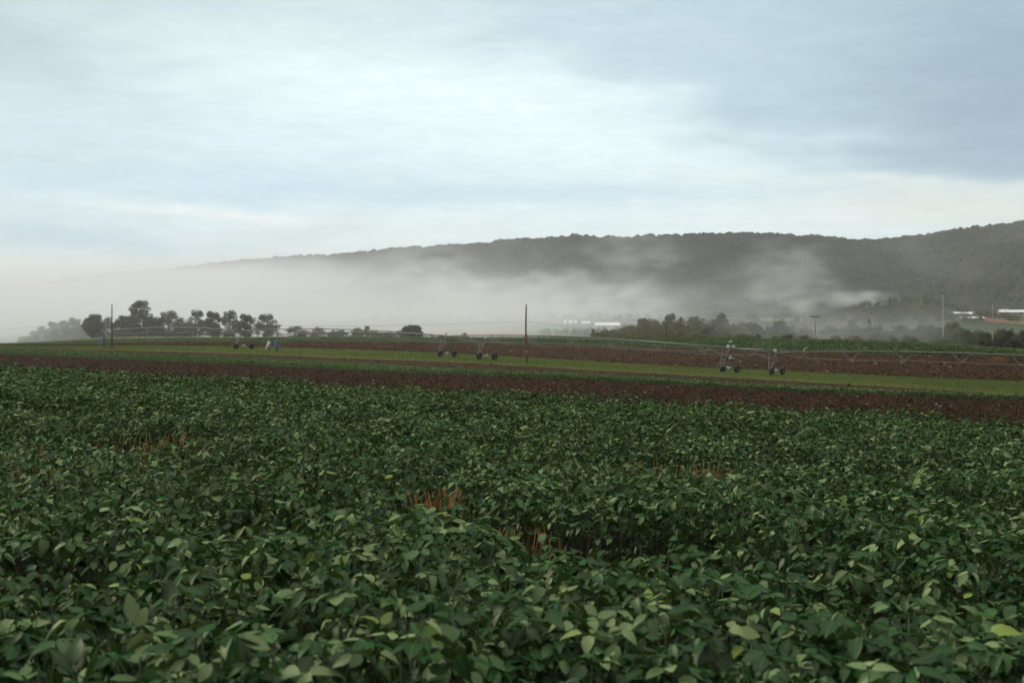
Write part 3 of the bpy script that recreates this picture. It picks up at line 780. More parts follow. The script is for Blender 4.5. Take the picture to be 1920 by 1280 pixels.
# small things by the right pole
for px, y0, y1, lb in ((1830, 651, 643, 'short thin dark post left of the small box stand'), (1854, 653, 640, 'taller thin dark post right of the small box stand')):
    D = depth_at(px, y0+1, 100, 400); b = at(px, D); m = MB(); h = zpx(y1, D)-b.z
    m.tube([(0, 0, 0), (0, 0, h)], [.07, .05], 7); o = m.build('fence_post', M['bark']); o.location = b; tag(o, lb, 'post', 'posts by the gravel road')
D = depth_at(1838, 654, 100, 400); b = at(1839, D); root = empty('box_stand', b); tag(root, 'small dark box on two legs beside the gravel road', 'box stand')
m = MB(); m.box((0, 0, 1.05), (.95, .5, .3)); m.box((0, 0, 1.22), (1.05, .6, .04)); m.build('box', M['bark'], root)
for q in (-.33, .33): m = MB(); m.box((q, 0, .45), (.09, .3, .9)); m.build('leg', M['bark'], root)
# dark weeds along the grass strip
def weed(label, px, py, w, h):
    D = depth_at(px, py, 60, 300); b = at(px, D); n = 90; ac = Acc()
    az = rng.uniform(0, 6.28, n); d, nn = ldir(az, rng.uniform(R(10), R(80), n), rng.normal(0, .4, n)); L = rng.uniform(.5, 1, n)*h
    ac.add(*leaves(np.stack([rng.normal(0, w*.08, n), rng.normal(0, w*.08, n), rng.uniform(0, h*.2, n)], -1), d, nn, L*.9, L*.25, rng.uniform(0, .4, n), 'far'))
    o = ac.build('weed', M['leaf2']); o.location = b; tag(o, label, 'weed', 'weeds by the strips')
weed('dark weed at the grass edge right of the front irrigator tower', 1592, 724, .5, .35)
weed('small weed in the brown strip below the leaning reddish pole', 984, 712, .6, .3)
weed('tiny weed on the brown strip below the front irrigator tower', 920, 685, .6, .3)

# ------------------------------------------------------------------ barns and houses
def barn(label, px0, px1, base_y, eave_y, roof_y, depth_m, extra=None, name='barn', D=None, wallm='wall', halves=1, group='white roofed farm buildings'):
    cx = (px0+px1)/2; D = D or depth_at(cx, base_y, 450, 2400); b = at(cx, D)
    W = (px1-px0)/F*D; hz = max((base_y-eave_y)/F*D, .8); rz = (base_y-roof_y)/F*D
    root = empty(name, b); tag(root, label, 'farm building', group)
    m = MB(); m.box((0, depth_m/2, hz/2-2), (W-.6, depth_m-.6, hz+4)); m.build('wall', M[wallm], root)
    seg = []; g = W*.05 if halves > 1 else 0
    for k in range(halves):
        x0 = -W/2 + k*(W+g)/halves; x1 = x0+(W-g*(halves-1))/halves
        x1 = min(x1, W/2)
        m = MB(); vs = [(x0, -.5, hz), (x1, -.5, hz), (x1, depth_m/2, rz), (x0, depth_m/2, rz), (x0, depth_m+.5, hz), (x1, depth_m+.5, hz),
                        (x0, -.5, hz+.25), (x1, -.5, hz+.25), (x1, depth_m/2, rz+.25), (x0, depth_m/2, rz+.25), (x0, depth_m+.5, hz+.25), (x1, depth_m+.5, hz+.25)]
        m.add(vs, [(6,7,8,9), (9,8,11,10), (0,3,2,1), (3,4,5,2), (0,1,7,6), (4,10,11,5), (0,6,9,3), (3,9,10,4), (1,2,8,7), (2,5,11,8)])
        m.build('roof', M['roof'], root)
    if extra: extra(root, W, hz, rz, depth_m)
    return root
def doors(nd):
    def f(root, W, hz, rz, dm):
        for k in range(nd):
            m = MB(); m.box((-W/2+W*(k+.7)/nd, .2, hz*.42), (W/nd*.22, .3, hz*.7)); m.build('door', M['dark'], root)
    return f
def vents(root, W, hz, rz, dm):
    doors(3)(root, W, hz, rz, dm)
    for q in (-.36, -.31, -.24): m = MB(); m.box((W*q, dm/2, rz+.9), (W*.035, 2, 1.6)); m.build('roof_vent', M['white'], root)
barn('long white roofed barn in two sections, highest of the pair left of the rightmost pole', 1791, 1833, 590, 588.6, 585, 12, doors(2), halves=2)
barn('long white roofed barn just below the two section barn', 1804, 1847, 600, 597.2, 593.3, 12, doors(3))
barn('long white roofed barn with roof vents cut by the right edge', 1875, 1945, 589, 585.2, 580.8, 14, vents)
def gables(root, W, hz, rz, dm):
    for q in (-.2, .2):
        m = MB(); w = W*.12
        m.add([(W*q-w, -1, hz), (W*q+w, -1, hz), (W*q, -1, rz+.8), (W*q-w, dm/2, hz), (W*q+w, dm/2, hz), (W*q, dm/2, rz+.8)], [(0,1,2), (5,4,3), (0,2,5,3), (1,4,5,2), (0,3,4,1)])
        m.build('gable', M['white'], root)
        m = MB(); m.box((W*q, -.1, hz*.5), (1.2, .4, 1.6)); m.build('window', M['dark'], root)
barn('white farmhouse with two gables in the mist, leftmost of the three pale buildings', 1057, 1082, 612, 606, 601, 12, gables, name='farmhouse', wallm='white')
barn('small white shed in the mist between the gabled farmhouse and the wide barn', 1091, 1107, 611, 606.5, 602, 10, doors(1), name='shed', wallm='white')
barn('wide white barn in the mist, partly behind treetops, right of the small shed', 1116, 1163, 618, 610, 604.5, 16, doors(2), wallm='white')

# ------------------------------------------------------------------ trees
def tree_meshes(seed, H, W, mat, nleaf=3400, nl=20, size=.34, low=.12, style='round'):
    r = np.random.default_rng(seed); base = H*low
    C = []
    for k in range(nl):
        h = r.random(); zz = base + (H-base)*(.06+.85*h)
        if style == 'cone': wr = W/2*(1-h)**.8
        elif style == 'tall': wr = W/2*(.92 if h < .45 else .92-.9*(h-.45))
        else: wr = W/2*.84*((.82+.18*h/.5) if h < .5 else (1-.72*((h-.5)/.5)**2.0))
        a = r.uniform(0, 6.28); rr = wr*math.sqrt(r.random())*.95
        C.append((math.cos(a)*rr, math.sin(a)*rr, zz, W*r.uniform(.10, .18)))
    C = np.array(C); k = r.integers(0, nl, nleaf); u = r.normal(size=(nleaf, 3)); u /= np.linalg.norm(u, axis=1)[:, None]
    rad = C[k, 3]*(.45+.65*r.random(nleaf)**.5)
    p = C[k, :3] + u*rad[:, None]*np.array([1, 1, .8]); p[:, 2] = np.clip(p[:, 2], 0, H*1.2)
    nrm = u + r.normal(0, .5, (nleaf, 3)); nrm[:, 2] += .4; nrm /= np.linalg.norm(nrm, axis=1)[:, None]
    d = np.cross(nrm, r.normal(size=(nleaf, 3))); L = size*r.uniform(.6, 1.4, nleaf)*W/8
    ac = Acc(); ac.add(*leaves(p, d, nrm, L*1.3, L, np.clip(r.normal(.4, .2, nleaf)+.3*(r.random(nl)[k]-.5), 0, .97), 'far'))
    fs = np.concatenate(ac.T)
    crown = np_mesh('crown', np.concatenate(ac.V), [fs], mat, False, np.concatenate(ac.A))
    m = MB(); tr = W*.028+.06
    m.tube([(0, 0, -.5), (W*.01, 0, H*.25), (-W*.015, W*.01, H*.55), (0, 0, H*.85)], [tr*1.3, tr, tr*.6, tr*.15], 8)
    for q in r.permutation(nl)[:9]:
        c = C[q]; z0 = min(H*.6, max(base*.8, c[2]*.55)); m.tube([(0, 0, z0), (c[0]*.5, c[1]*.5, (z0+c[2])/2+.1*H*.3), tuple(c[:3])], [tr*.45, tr*.3, tr*.1], 5)
    me = bpy.data.meshes.new('trunk'); me.from_pydata(m.v, [], m.f); me.materials.append(M['bark']); me.update()
    return crown, me, H, W
PROTO = {
 'round': tree_meshes(1, 9, 9, M['tree'], 7000, 44, .38, .0),
 'tall': tree_meshes(2, 16, 10, M['treew'], 6500, 44, .34, .03, 'tall'),
 'open': tree_meshes(3, 10, 9, M['treew'], 3800, 26, .30, .04),
 'open2': tree_meshes(4, 10, 8, M['treew'], 3800, 26, .30, .04, 'tall'),
 'bushy': tree_meshes(5, 8, 9.5, M['tree'], 5600, 40, .38, .0),
 'mid': tree_meshes(6, 10, 9, M['tree'], 5000, 38, .36, .02),
 'wood': tree_meshes(17, 10, 9, M['woodleaf'], 5000, 38, .36, .0),
 'wood2': tree_meshes(18, 10, 9, M['woodleaf'], 4600, 28, .36, .0),
 'cone': tree_meshes(7, 12, 6, M['tree'], 3600, 26, .30, .06, 'cone'),
 'orange': tree_meshes(8, 5, 6, plain('leafcol', (.1, .05, .02)), 1600, 14, .34, .03),
}
M['orange'] = leaf_mat('orange_leaf', (.10, .04, .014), (.19, .07, .022), (.28, .12, .04), (.3, .2, .06), rough=.6, transl=.2, spec=.3, veins=False)
PROTO['orange'][0].materials[0] = M['orange']
def tree(label, kind, px, top_y, wpx, D, cat='tree', group=None, name=None):
    b = at(px, D); H = zpx(top_y, D)-b.z; W = wpx/F*D
    cr, tk, h0, w0 = PROTO[kind]
    W *= 1.14
    if kind not in ('cone', 'tall', 'open2'): W = max(W, H*.68)
    root = empty(name or {'cone': 'conifer', 'bushy': 'bush' if H < 6 else 'tree'}.get(kind, 'tree'), b, random.uniform(0, 6.28))
    root.scale = (W/w0, W/w0, H/h0)
    tag(root, label, cat, group)
    link_mesh('crown', cr, root); link_mesh('trunk', tk, root)
    return root
g1 = 'trees along the crest of the field'
def cr(px, extra): return float(np.interp(px, XP, Dc))+extra
for lb, kd, px, ty, w, e in (
 ('dark round dense tree left of the leftmost pole', 'round', 176, 589, 41, 5),
 ('pale low tree behind the leftmost pole', 'open', 203, 594, 30, 40),
 ('broad dark tree between the leftmost pole and the tallest tree', 'wood', 233, 588, 42, 12),
 ('tallest tree of the crest row, with a high narrow crown', 'tall', 262, 560, 44, 14),
 ('dark bushy tree at the right foot of the tallest tree', 'wood', 284, 590, 34, 10),
 ('pale airy tree right of the tallest tree', 'open', 316, 582, 44, 22),
 ('low dark shrub between two pale airy trees', 'wood', 345, 604, 30, 18),
 ('airy tree with sky gaps above the arch of the back irrigator', 'open2', 367, 579, 34, 20),
 ('brown leaning tree beside the airy one above the irrigator arch', 'wood2', 399, 584, 38, 16),
 ('pale round topped tree between the brown tree and the irrigator tower', 'open', 430, 581, 36, 26),
 ('green brown tree just above the first irrigator tower', 'wood2', 460, 589, 36, 14),
 ('pale full tree standing apart right of the first irrigator tower', 'open2', 501, 587, 42, 24),
 ('low pale bush behind the white tank of the front pivot', 'open', 553, 611, 36, 30),
 ('faint low bush left of the two narrow pale trees', 'open', 598, 613, 26, 60),
 ('low bush below the upper irrigator pipe, left of a narrow tree', 'wood', 640, 617, 24, 40),
 ('wide low pale bush under the irrigator pipe', 'open', 670, 614, 24, 40),
 ('small narrow tree rising above the irrigator pipe', 'open2', 688, 610, 15, 40),
 ('low hedge like bush between the narrow tree and the domed tree', 'wood', 725, 621, 40, 50),
 ('dark domed broad tree alone right of the narrow tree', 'bushy', 772, 609, 50, 20),
 ('tiny bush right of the domed tree', 'wood', 826, 626, 12, 30),
 ('tiny low bush left of the orange bush', 'wood', 842, 628, 10, 30),
 ('small rounded orange brown bush above the irrigator pipe', 'orange', 872, 623.5, 19, 20),
): tree(lb, kd, px, ty, w, cr(px, e), group=g1)
g2 = 'misty trees at the left end of the crest'
for lb, kd, px, ty, w, e in (
 ('tallest of the misty trees just left of the dark round tree', 'open', 140, 595, 34, 130),
 ('misty tree second from the dark round tree', 'wood2', 118, 601, 34, 150),
 ('misty rounded tree in the middle of the misty bank', 'wood2', 98, 603, 30, 160),
 ('misty tree left of the middle of the misty bank', 'open', 80, 611, 30, 170),
 ('small misty tree near the left end of the misty bank', 'wood2', 63, 620, 28, 180),
 ('lowest misty tree at the left end of the bank', 'wood', 46, 629, 26, 185),
 ('misty tree filling the gap beside the dark round tree', 'wood', 157, 606, 30, 110),
): tree(lb, kd, px, ty, w, cr(px, e), group=g2)
g3 = 'trees standing out of the valley wood'
for lb, kd, px, ty, w, D in (
 ('small dark pointed tree left of the wide misty barn', 'cone', 1112, 615, 14, 520),
 ('round tree at the low left end of the valley wood', 'wood', 1135, 618, 34, 540),
 ('grey green tree above the left end of the wood', 'wood', 1207, 592, 30, 760),
 ('tall clump topped tree left of the highest clump of the wood', 'wood2', 1258, 588, 30, 800),
 ('small pointed tree right of the highest clump of the wood', 'cone', 1277, 592, 12, 780),
 ('brown domed tree on the skyline of the wood', 'wood', 1303, 589, 26, 820),
 ('brown tree rising at the middle of the wood skyline', 'wood2', 1352, 587, 28, 800),
 ('dark round tree low in the middle of the wood', 'mid', 1328, 612, 34, 520),
 ('large green tree right of the wood, before the mist', 'wood', 1408, 601, 32, 640),
 ('dark broad tree in front of the pale green valley field', 'wood2', 1461, 600, 40, 700),
 ('dark rounded tree just right of the pale crossarm pole', 'wood', 1556, 607, 30, 620),
 ('dark conifer standing above the bushes at the foot of the knoll', 'cone', 1629, 594, 18, 600),
 ('grey tree left of the dark conifer', 'wood2', 1596, 600, 26, 700),
 ('small reddish bush at the field edge below the dark conifer', 'orange', 1607, 630, 16, 395),
 ('broad green tree left of the tallest pole', 'wood', 1735, 606, 50, 640),
 ('dark green tree right of the tallest pole', 'wood2', 1785, 603, 44, 620),
 ('dark bushy tree between the tallest pole and the rightmost pole', 'round', 1808, 618, 40, 420),
 ('dark bushy tree left of the rightmost pole', 'bushy', 1843, 622, 36, 400),
 ('dark bushy tree right of the rightmost pole', 'bushy', 1884, 617, 44, 400),
 ('dark tree at the right edge above the road', 'bushy', 1925, 619, 50, 390),
 ('low dark bush at the far end of the gravel road', 'bushy', 1902, 634, 36, 330),
): tree(lb, kd, px, ty, w, D, group=g3)
# the wood itself: one mass of crowns
def wood(name, label, pts, seed, mat, dens=420):
    r = np.random.default_rng(seed); ac = Acc()
    for (px, ty, w, D) in pts:
        b = at(px, D); H = max(3., zpx(ty, D)-b.z); W = w/F*D
        nl = 9; a = r.uniform(0, 6.28, nl); rr = np.sqrt(r.random(nl))*W*.32; h = r.uniform(.25, .86, nl)
        rr = rr*np.sqrt(np.clip(1-(h-.35)**2*2.2, .1, 1))
        C = np.stack([b.x+np.cos(a)*rr, b.y+np.sin(a)*rr, b.z+h*H], -1); k = r.integers(0, nl, dens)
        u = r.normal(size=(dens, 3)); u /= np.linalg.norm(u, axis=1)[:, None]
        p = C[k]+u*(W*.19*(.5+.6*r.random(dens)))[:, None]
        nn = u+r.normal(0, .4, u.shape); nn[:, 2] += .4; nn /= np.linalg.norm(nn, axis=1)[:, None]; d = np.cross(nn, r.normal(size=u.shape))
        L = W*.058*r.uniform(.6, 1.4, dens); t0 = r.uniform(.05, .85)
        ac.add(*leaves(p, d, nn, L*1.3, L, np.clip(t0+r.normal(0, .12, dens), 0, .97), 'far'))
    return tag(ac.build(name, mat), label, 'woodland', kind='stuff')
pts = []
r = random.Random(15)
for i in range(150):
    x = r.choice([r.uniform(212, 350), r.uniform(340, 525), r.uniform(212, 525), r.uniform(560, 760)])
    pts.append((x, (r.uniform(590, 614) if x > 335 else r.uniform(594, 618)) if x < 530 else r.uniform(619, 627), r.uniform(14, 24), cr(x, r.uniform(6, 35))))
for i in range(70):
    x = r.uniform(40, 165); pts.append((x, float(np.interp(x, [40, 70, 100, 165], [632, 621, 610, 603]))+r.uniform(0, 10), r.uniform(16, 26), cr(x, r.uniform(90, 200))))
wood('undergrowth', 'dark undergrowth filling the foot of the crest trees at left', pts, 33, M['woodleaf'], 340)
pts = []
r = random.Random(5)
env = lambda x: float(np.interp(x, [1100, 1130, 1180, 1210, 1260, 1300, 1350, 1390, 1420, 1440, 1475, 1500, 1560, 1620, 1660, 1720, 1800], [628, 618, 606, 596, 591, 592, 591, 597, 605, 603, 603, 610, 609, 606, 606, 608, 606]))
for i in range(230):
    x = r.uniform(1115, 1400); f = r.random()**1.3; e = env(x); ty = e + (636-e)*f*.9; D = 760-330*f**.8
    pts.append((x, ty, r.uniform(20, 34)*(1+.35*f), D))
wood('hazy_wood', 'hazy brown green wood left of the pale crossarm pole', pts, 3, M['woodleaf'])
pts = []
for i in range(190):
    x = r.uniform(1400, 1800); f = r.random()**1.3; e = env(x); ty = e+(640-e)*f*.9
    pts.append((x, ty, r.uniform(20, 32)*(1+.3*f), 740-320*f**.8))
for i in range(110):
    x = r.uniform(1640, 2010); f = r.random(); D = 520-150*f; y0 = 612 if x > 1715 else 620
    pts.append((x, y0+26*f, r.uniform(26, 42), D))
wood('roadside_wood', 'green woodland between the pale crossarm pole and the right edge', pts, 4, M['greenleaf'])
pts = []
for i in range(170):   # crowns over the round knoll
    a = r.uniform(0, 6.28); q = math.sqrt(r.random()); X = 420+math.cos(a)*q*115; Y = 1225+math.sin(a)*q*140
    px = 960+F*X/Y; z = gzs(X, Y); pts.append((px, 640-(z+8-CZ)/Y*F, 22, Y))
wood('knoll_wood', 'dark trees covering the round knoll left of the tallest pole', pts, 9, M['tree'], 220)
pts = []
for i in range(260):   # tree lines in the valley and along the hill foot
    px = r.uniform(700, 2000); D = r.choice([1180, 1420, 1560, 1640])*r.uniform(.97, 1.03)
    if 1780 < px and D < 1600: continue
    if (px < 1180 and D < 1400) or px > 1775: continue
    X = (px-960)/F*D; z = gzs(X, D); pts.append((px, 640-(z+r.uniform(6, 12)-CZ)/D*F, r.uniform(14, 24), D))
for i in range(36):
    px = r.uniform(1010, 1130); D = r.uniform(980, 1060); X = (px-960)/F*D; z = gzs(X, D); pts.append((px, 640-(z+r.uniform(5, 8)-CZ)/D*F, r.uniform(14, 24), D))
wood('valley_tree_lines', 'hazy lines of trees across the valley and the foot of the hill', pts, 12, M['tree'], 130)

# ------------------------------------------------------------------ haze and mist
def vol_mat(name, col, dens, aniso=0., mult=None):
    m, nt, out = newmat(name)
    v = N(nt, 'ShaderNodeVolumePrincipled'); v.inputs['Color'].default_value = (*col, 1)
    v.inputs['Density'].default_value = dens; v.inputs['Anisotropy'].default_value = aniso
    nt.links.new(v.outputs[0], out.inputs['Volume']); return m
HAZE = 8.5e-5
m = MB(); m.box((-1500, 3950, 160), (12000, 8300, 420)); hz = m.build('haze', vol_mat('haze_air', (.86, .88, .90), HAZE)); tag(hz, kind='stuff')
tag(hz, 'thin even haze filling the whole valley air', 'haze')

def mist(name, label, lo, hi, res, dens, fn, col=(.985, .985, .98)):
    ng = bpy.data.node_groups.new(name, 'GeometryNodeTree')
    ng.interface.new_socket('Geometry', in_out='INPUT', socket_type='NodeSocketGeometry')
    ng.interface.new_socket('Geometry', in_out='OUTPUT', socket_type='NodeSocketGeometry')
    out = ng.nodes.new('NodeGroupOutput'); vc = ng.nodes.new('GeometryNodeVolumeCube')
    vc.inputs['Min'].default_value = lo; vc.inputs['Max'].default_value = hi
    for a, q in zip('XYZ', res): vc.inputs['Resolution '+a].default_value = q
    pos = ng.nodes.new('GeometryNodeInputPosition').outputs[0]
    sx = ng.nodes.new('ShaderNodeSeparateXYZ'); ng.links.new(pos, sx.inputs[0])
    def mt(op, *a, clamp=False):
        n = ng.nodes.new('ShaderNodeMath'); n.operation = op; n.use_clamp = clamp
        for i, v in enumerate(a):
            if isinstance(v, (int, float)): n.inputs[i].default_value = v
            else: ng.links.new(v, n.inputs[i])
        return n.outputs[0]
    def rmp(v, a, b, c=0., d=1.):
        n = ng.nodes.new('ShaderNodeMapRange'); n.interpolation_type = 'SMOOTHSTEP'
        ng.links.new(v, n.inputs[0])
        for i, q in zip((1, 2, 3, 4), (a, b, c, d)): n.inputs[i].default_value = q
        return n.outputs[0]
    def nz(scale, sc3=(1, 1, 1), detail=4, off=(0, 0, 0), dist=0.):
        mp = ng.nodes.new('ShaderNodeVectorMath'); mp.operation = 'MULTIPLY_ADD'; mp.inputs[1].default_value = sc3; mp.inputs[2].default_value = off
        ng.links.new(pos, mp.inputs[0]); n = ng.nodes.new('ShaderNodeTexNoise')
        n.inputs['Scale'].default_value = scale; n.inputs['Detail'].default_value = detail; n.inputs['Distortion'].default_value = dist
        ng.links.new(mp.outputs[0], n.inputs['Vector']); return n.outputs[0]
    val = fn(sx.outputs, mt, rmp, nz)
    ng.links.new(mt('MULTIPLY', val, dens*500.), vc.inputs['Density'])
    sm = ng.nodes.new('GeometryNodeSetMaterial'); sm.inputs['Material'].default_value = vol_mat(name+'_vapour', col, 1/500.)
    ng.links.new(vc.outputs[0], sm.inputs[0]); ng.links.new(sm.outputs[0], out.inputs[0])
    me = bpy.data.meshes.new(name); me.from_pydata([lo, hi], [], [])
    o = link_mesh(name, me); md = o.modifiers.new('vapour', 'NODES'); md.node_group = ng
    return tag(o, label, 'mist', kind='stuff')
WISPS = [  # px, py, depth, radii, density, seed of each torn patch of mist
 (1480, 525, 1650, 78, 80, 62, .0062, 1), (1612, 561, 1600, 56, 36, 15, .022, 2), (1497, 575, 1560, 26, 22, 12, .018, 3),
 (1185, 478, 2100, 110, 60, 50, .0060, 4), (1700, 634, 395, 26, 30, 11, .012, 5), (1500, 628, 470, 42, 34, 11, .010, 6),
 (880, 566, 1850, 120, 80, 48, .0170, 7), (1050, 562, 1850, 115, 80, 52, .0150, 8), (1175, 570, 1800, 80, 70, 42, .0130, 9),
 (800, 512, 2150, 130, 80, 60, .0080, 10), (1080, 598, 1000, 130, 90, 18, .0060, 12), (1330, 560, 1750, 190, 90, 50, .0030, 13)]
def blob(P, mt, rmp, nz, px, py, D, rx, ry, rz, dens, sd):
    c = P3(px, py, D); r = (rx, ry, rz); t = None
    for i in range(3):
        e = mt('POWER', mt('DIVIDE', mt('SUBTRACT', P[i], c[i]), r[i]), 2.)
        t = e if t is None else mt('ADD', t, e)
    n = nz(3.2/max(r), (.8, .8, 1.9), 5, (9000+sd*370.3, 4000, 3000+sd*110.), .5)
    f = mt('MULTIPLY', rmp(mt('ADD', mt('MULTIPLY', t, .75), mt('MULTIPLY', mt('SUBTRACT', n, .5), 4.2)), 1., -.9), rmp(t, 1.7, .5))
    return mt('MULTIPLY', f, dens/.0022)
def bank(P, mt, rmp, nz):
    X, Y, Z = P[0], P[1], P[2]
    q = mt('ADD', X, mt('MULTIPLY', Y, .12))                 # 0 along a line running away to the left
    n1 = nz(.0035, (1, .6, 2.2), 5, (9000, 3000, 2003)); n2 = nz(.0075, (1, .45, 1.7), 5, (9000, 3000, 2000), .6)
    qn = mt('ADD', q, mt('MULTIPLY', mt('SUBTRACT', n1, .5), 900.))
    left = rmp(qn, 150., -330.)
    top = mt('ADD', mt('MINIMUM', 232., mt('MULTIPLY', Y, mt('SUBTRACT', .070, mt('MULTIPLY', rmp(q, -300., -1050.), .0235)))), mt('ADD', mt('MULTIPLY', mt('SUBTRACT', n1, .5), 130.), mt('MULTIPLY', mt('SUBTRACT', n2, .5), 120.)))
    fz = mt('SUBTRACT', Z, top)
    A = mt('MULTIPLY', left, rmp(fz, 18., -80.))
    lay = rmp(qn, 560., 0.)
    top2 = mt('ADD', 48., mt('MULTIPLY', mt('SUBTRACT', n2, .5), 320.))
    B = mt('MULTIPLY', lay, rmp(mt('SUBTRACT', Z, top2), 14., -30.))
    wq = mt('MULTIPLY', rmp(q, 1500., 700.), mt('MULTIPLY', rmp(n2, .56, .72), rmp(n1, .46, .6)))
    C = mt('MULTIPLY', wq, mt('MULTIPLY', rmp(Z, 260., 150.), .30))
    s = mt('ADD', mt('ADD', mt('MULTIPLY', A, 2.0), mt('MULTIPLY', B, .5)), C)
    s = mt('MULTIPLY', s, rmp(Y, 600., 1150.))
    near = mt('MULTIPLY', rmp(mt('ADD', Y, mt('MULTIPLY', X, .55)), 300., 480.), rmp(mt('ADD', Z, mt('MULTIPLY', mt('SUBTRACT', n2, .5), 40.)), 75., 8.))
    near = mt('MULTIPLY', near, mt('MULTIPLY', rmp(mt('SUBTRACT', X, mt('MULTIPLY', Y, .40)), 20., -160.), rmp(Y, 1500., 900.)))
    lf = mt('ADD', mt('MULTIPLY', rmp(X, 60., -60.), .75), mt('MULTIPLY', rmp(X, -150., -330.), .9))
    s = mt('ADD', s, mt('MULTIPLY', near, mt('ADD', lf, mt('MULTIPLY', n1, .10))))
    s = mt('MULTIPLY', s, rmp(Y, 4900., 4300.))
    for wsp in WISPS: s = mt('ADD', s, blob(P, mt, rmp, nz, *wsp))
    return mt('MAXIMUM', s, 0.)
mist('mist_bank', 'pale mist lying in the valley and climbing the wooded hill at left', (-3300, 330, -30), (1300, 4950, 330), (300, 210, 56), .0022, bank)
# ------------------------------------------------------------------ world, sun, camera
SUN = Vector((-.80, .42, .50)).normalized()
sel = math.asin(SUN.z); srot = math.atan2(SUN.x, SUN.y)
w = bpy.data.worlds.new('World'); sc.world = w; w.use_nodes = True
nt = w.node_tree; nt.nodes.clear()
out = N(nt, 'ShaderNodeOutputWorld'); bg = N(nt, 'ShaderNodeBackground'); bg.inputs[1].default_value = .1
nt.links.new(bg.outputs[0], out.inputs[0])
sky = N(nt, 'ShaderNodeTexSky', sky_type='NISHITA'); sky.sun_disc = False; sky.sun_elevation = sel; sky.sun_rotation = srot
tc = N(nt, 'ShaderNodeTexCoord'); sp = N(nt, 'ShaderNodeSeparateXYZ'); nt.links.new(tc.outputs['Generated'], sp.inputs[0])
def mm(op, *a, clamp=False):
    n = N(nt, 'ShaderNodeMath', operation=op); n.use_clamp = clamp
    for i, v in enumerate(a):
        if isinstance(v, (int, float)): n.inputs[i].default_value = v
        else: nt.links.new(v, n.inputs[i])
    return n.outputs[0]
az = mm('MULTIPLY', mm('ARCTAN2', sp.outputs[0], sp.outputs[1]), 57.2958)
el = mm('MULTIPLY', mm('ARCSINE', sp.outputs[2]), 57.2958)
cmb = N(nt, 'ShaderNodeCombineXYZ'); nt.links.new(mm('MULTIPLY', az, .05), cmb.inputs[0]); nt.links.new(mm('MULTIPLY', el, .22), cmb.inputs[1])
def wn(scale, det, off):
    v = N(nt, 'ShaderNodeVectorMath', operation='ADD'); nt.links.new(cmb.outputs[0], v.inputs[0]); v.inputs[1].default_value = (off, off*.7, 0)
    n = N(nt, 'ShaderNodeTexNoise'); n.inputs['Scale'].default_value = scale; n.inputs['Detail'].default_value = det; n.inputs['Roughness'].default_value = .55
    nt.links.new(v.outputs[0], n.inputs['Vector']); return n.outputs[0]
w1 = wn(1.3, 4, 3.1); w2 = wn(3.2, 5, 8.4)
el2 = mm('ADD', el, mm('MULTIPLY', mm('SUBTRACT', w1, .5), 3.0)); el2 = mm('ADD', el2, mm('MULTIPLY', mm('SUBTRACT', w2, .5), 1.3))
az2 = mm('ADD', az, mm('MULTIPLY', mm('SUBTRACT', w2, .5), 9.0))
def lin(c): return tuple(((x/255+.055)/1.055)**2.4 if x > 10 else x/255/12.92 for x in c)
def K(c): return tuple(x*10.6 for x in lin(c))
def deg(px, py): 
    a = math.atan((px-960)/F); return math.degrees(a), math.degrees(math.atan((640-py)/F*math.cos(a)))
def sst(v, a, b):
    n = N(nt, 'ShaderNodeMapRange'); n.interpolation_type = 'SMOOTHSTEP'; nt.links.new(v, n.inputs[0]); n.inputs[1].default_value = a; n.inputs[2].default_value = b; return n.outputs[0]
# overcast layer by elevation
rp = N(nt, 'ShaderNodeValToRGB'); e = rp.color_ramp.elements
stops = [(0, (228,232,228)), (4, (226,236,236)), (6.4, (222,236,238)), (7.4, (206,225,233)), (9.0, (214,232,238)), (12, (221,238,241)), (15, (212,228,232)), (19, (204,218,221)), (30, (236,240,238)), (90, (253,255,251))]
while len(e) < len(stops): e.new(.5)
for i, (d_, c) in enumerate(stops): e[i].position = d_/90; e[i].color = (*[q*(1+1.0*min(1,max(0,(d_-19)/40))) for q in lin(c)], 1)
nt.links.new(mm('DIVIDE', el2, 90.), rp.inputs[0])
c0 = mix(nt, 1., rp.outputs[0], (10.6, 10.6, 10.6), 'MULTIPLY')
def blobs(c, px, py, sx_, sy_, ang, col, wt, useN=True, p=1.):
    a0, e0 = deg(px, py); sa_ = sx_/F*57.3; se_ = sy_/F*57.3
    dx = mm('SUBTRACT', az2 if useN else az, a0); dy = mm('SUBTRACT', el2 if useN else el, e0)
    ca_, s_ = math.cos(R(ang)), math.sin(R(ang))
    u = mm('DIVIDE', mm('ADD', mm('MULTIPLY', dx, ca_), mm('MULTIPLY', dy, s_)), sa_)
    v = mm('DIVIDE', mm('SUBTRACT', mm('MULTIPLY', dy, ca_), mm('MULTIPLY', dx, s_)), se_)
    r2 = mm('ADD', mm('MULTIPLY', u, u), mm('MULTIPLY', v, v))
    if p != 1.: r2 = mm('POWER', r2, p)
    f = mm('MULTIPLY', mm('EXPONENT', mm('MULTIPLY', r2, -1.)), wt)
    return mix(nt, f, c, K(col))
c = c0
c = blobs(c, 0, 40, 420, 120, 0, (166,182,187), .85)
c = blobs(c, 60, 330, 260, 160, 0, (190,206,214), .6)
c = blobs(c, 420, 60, 380, 60, -3, (206,221,221), .6)
c = blobs(c, 820, 190, 520, 70, -8, (230,245,246), .9)
c = blobs(c, 1640, 80, 720, 205, -13, (176,201,211), .92, p=3.)
c = blobs(c, 1250, 60, 420, 90, -10, (192,212,220), .7)
c = blobs(c, 1950, 130, 330, 230, 0, (146,168,183), .9)
c = blobs(c, 1960, 262, 300, 36, 2, (154,176,194), .5)
c = blobs(c, 1050, 250, 300, 60, -16, (228,243,244), .75)
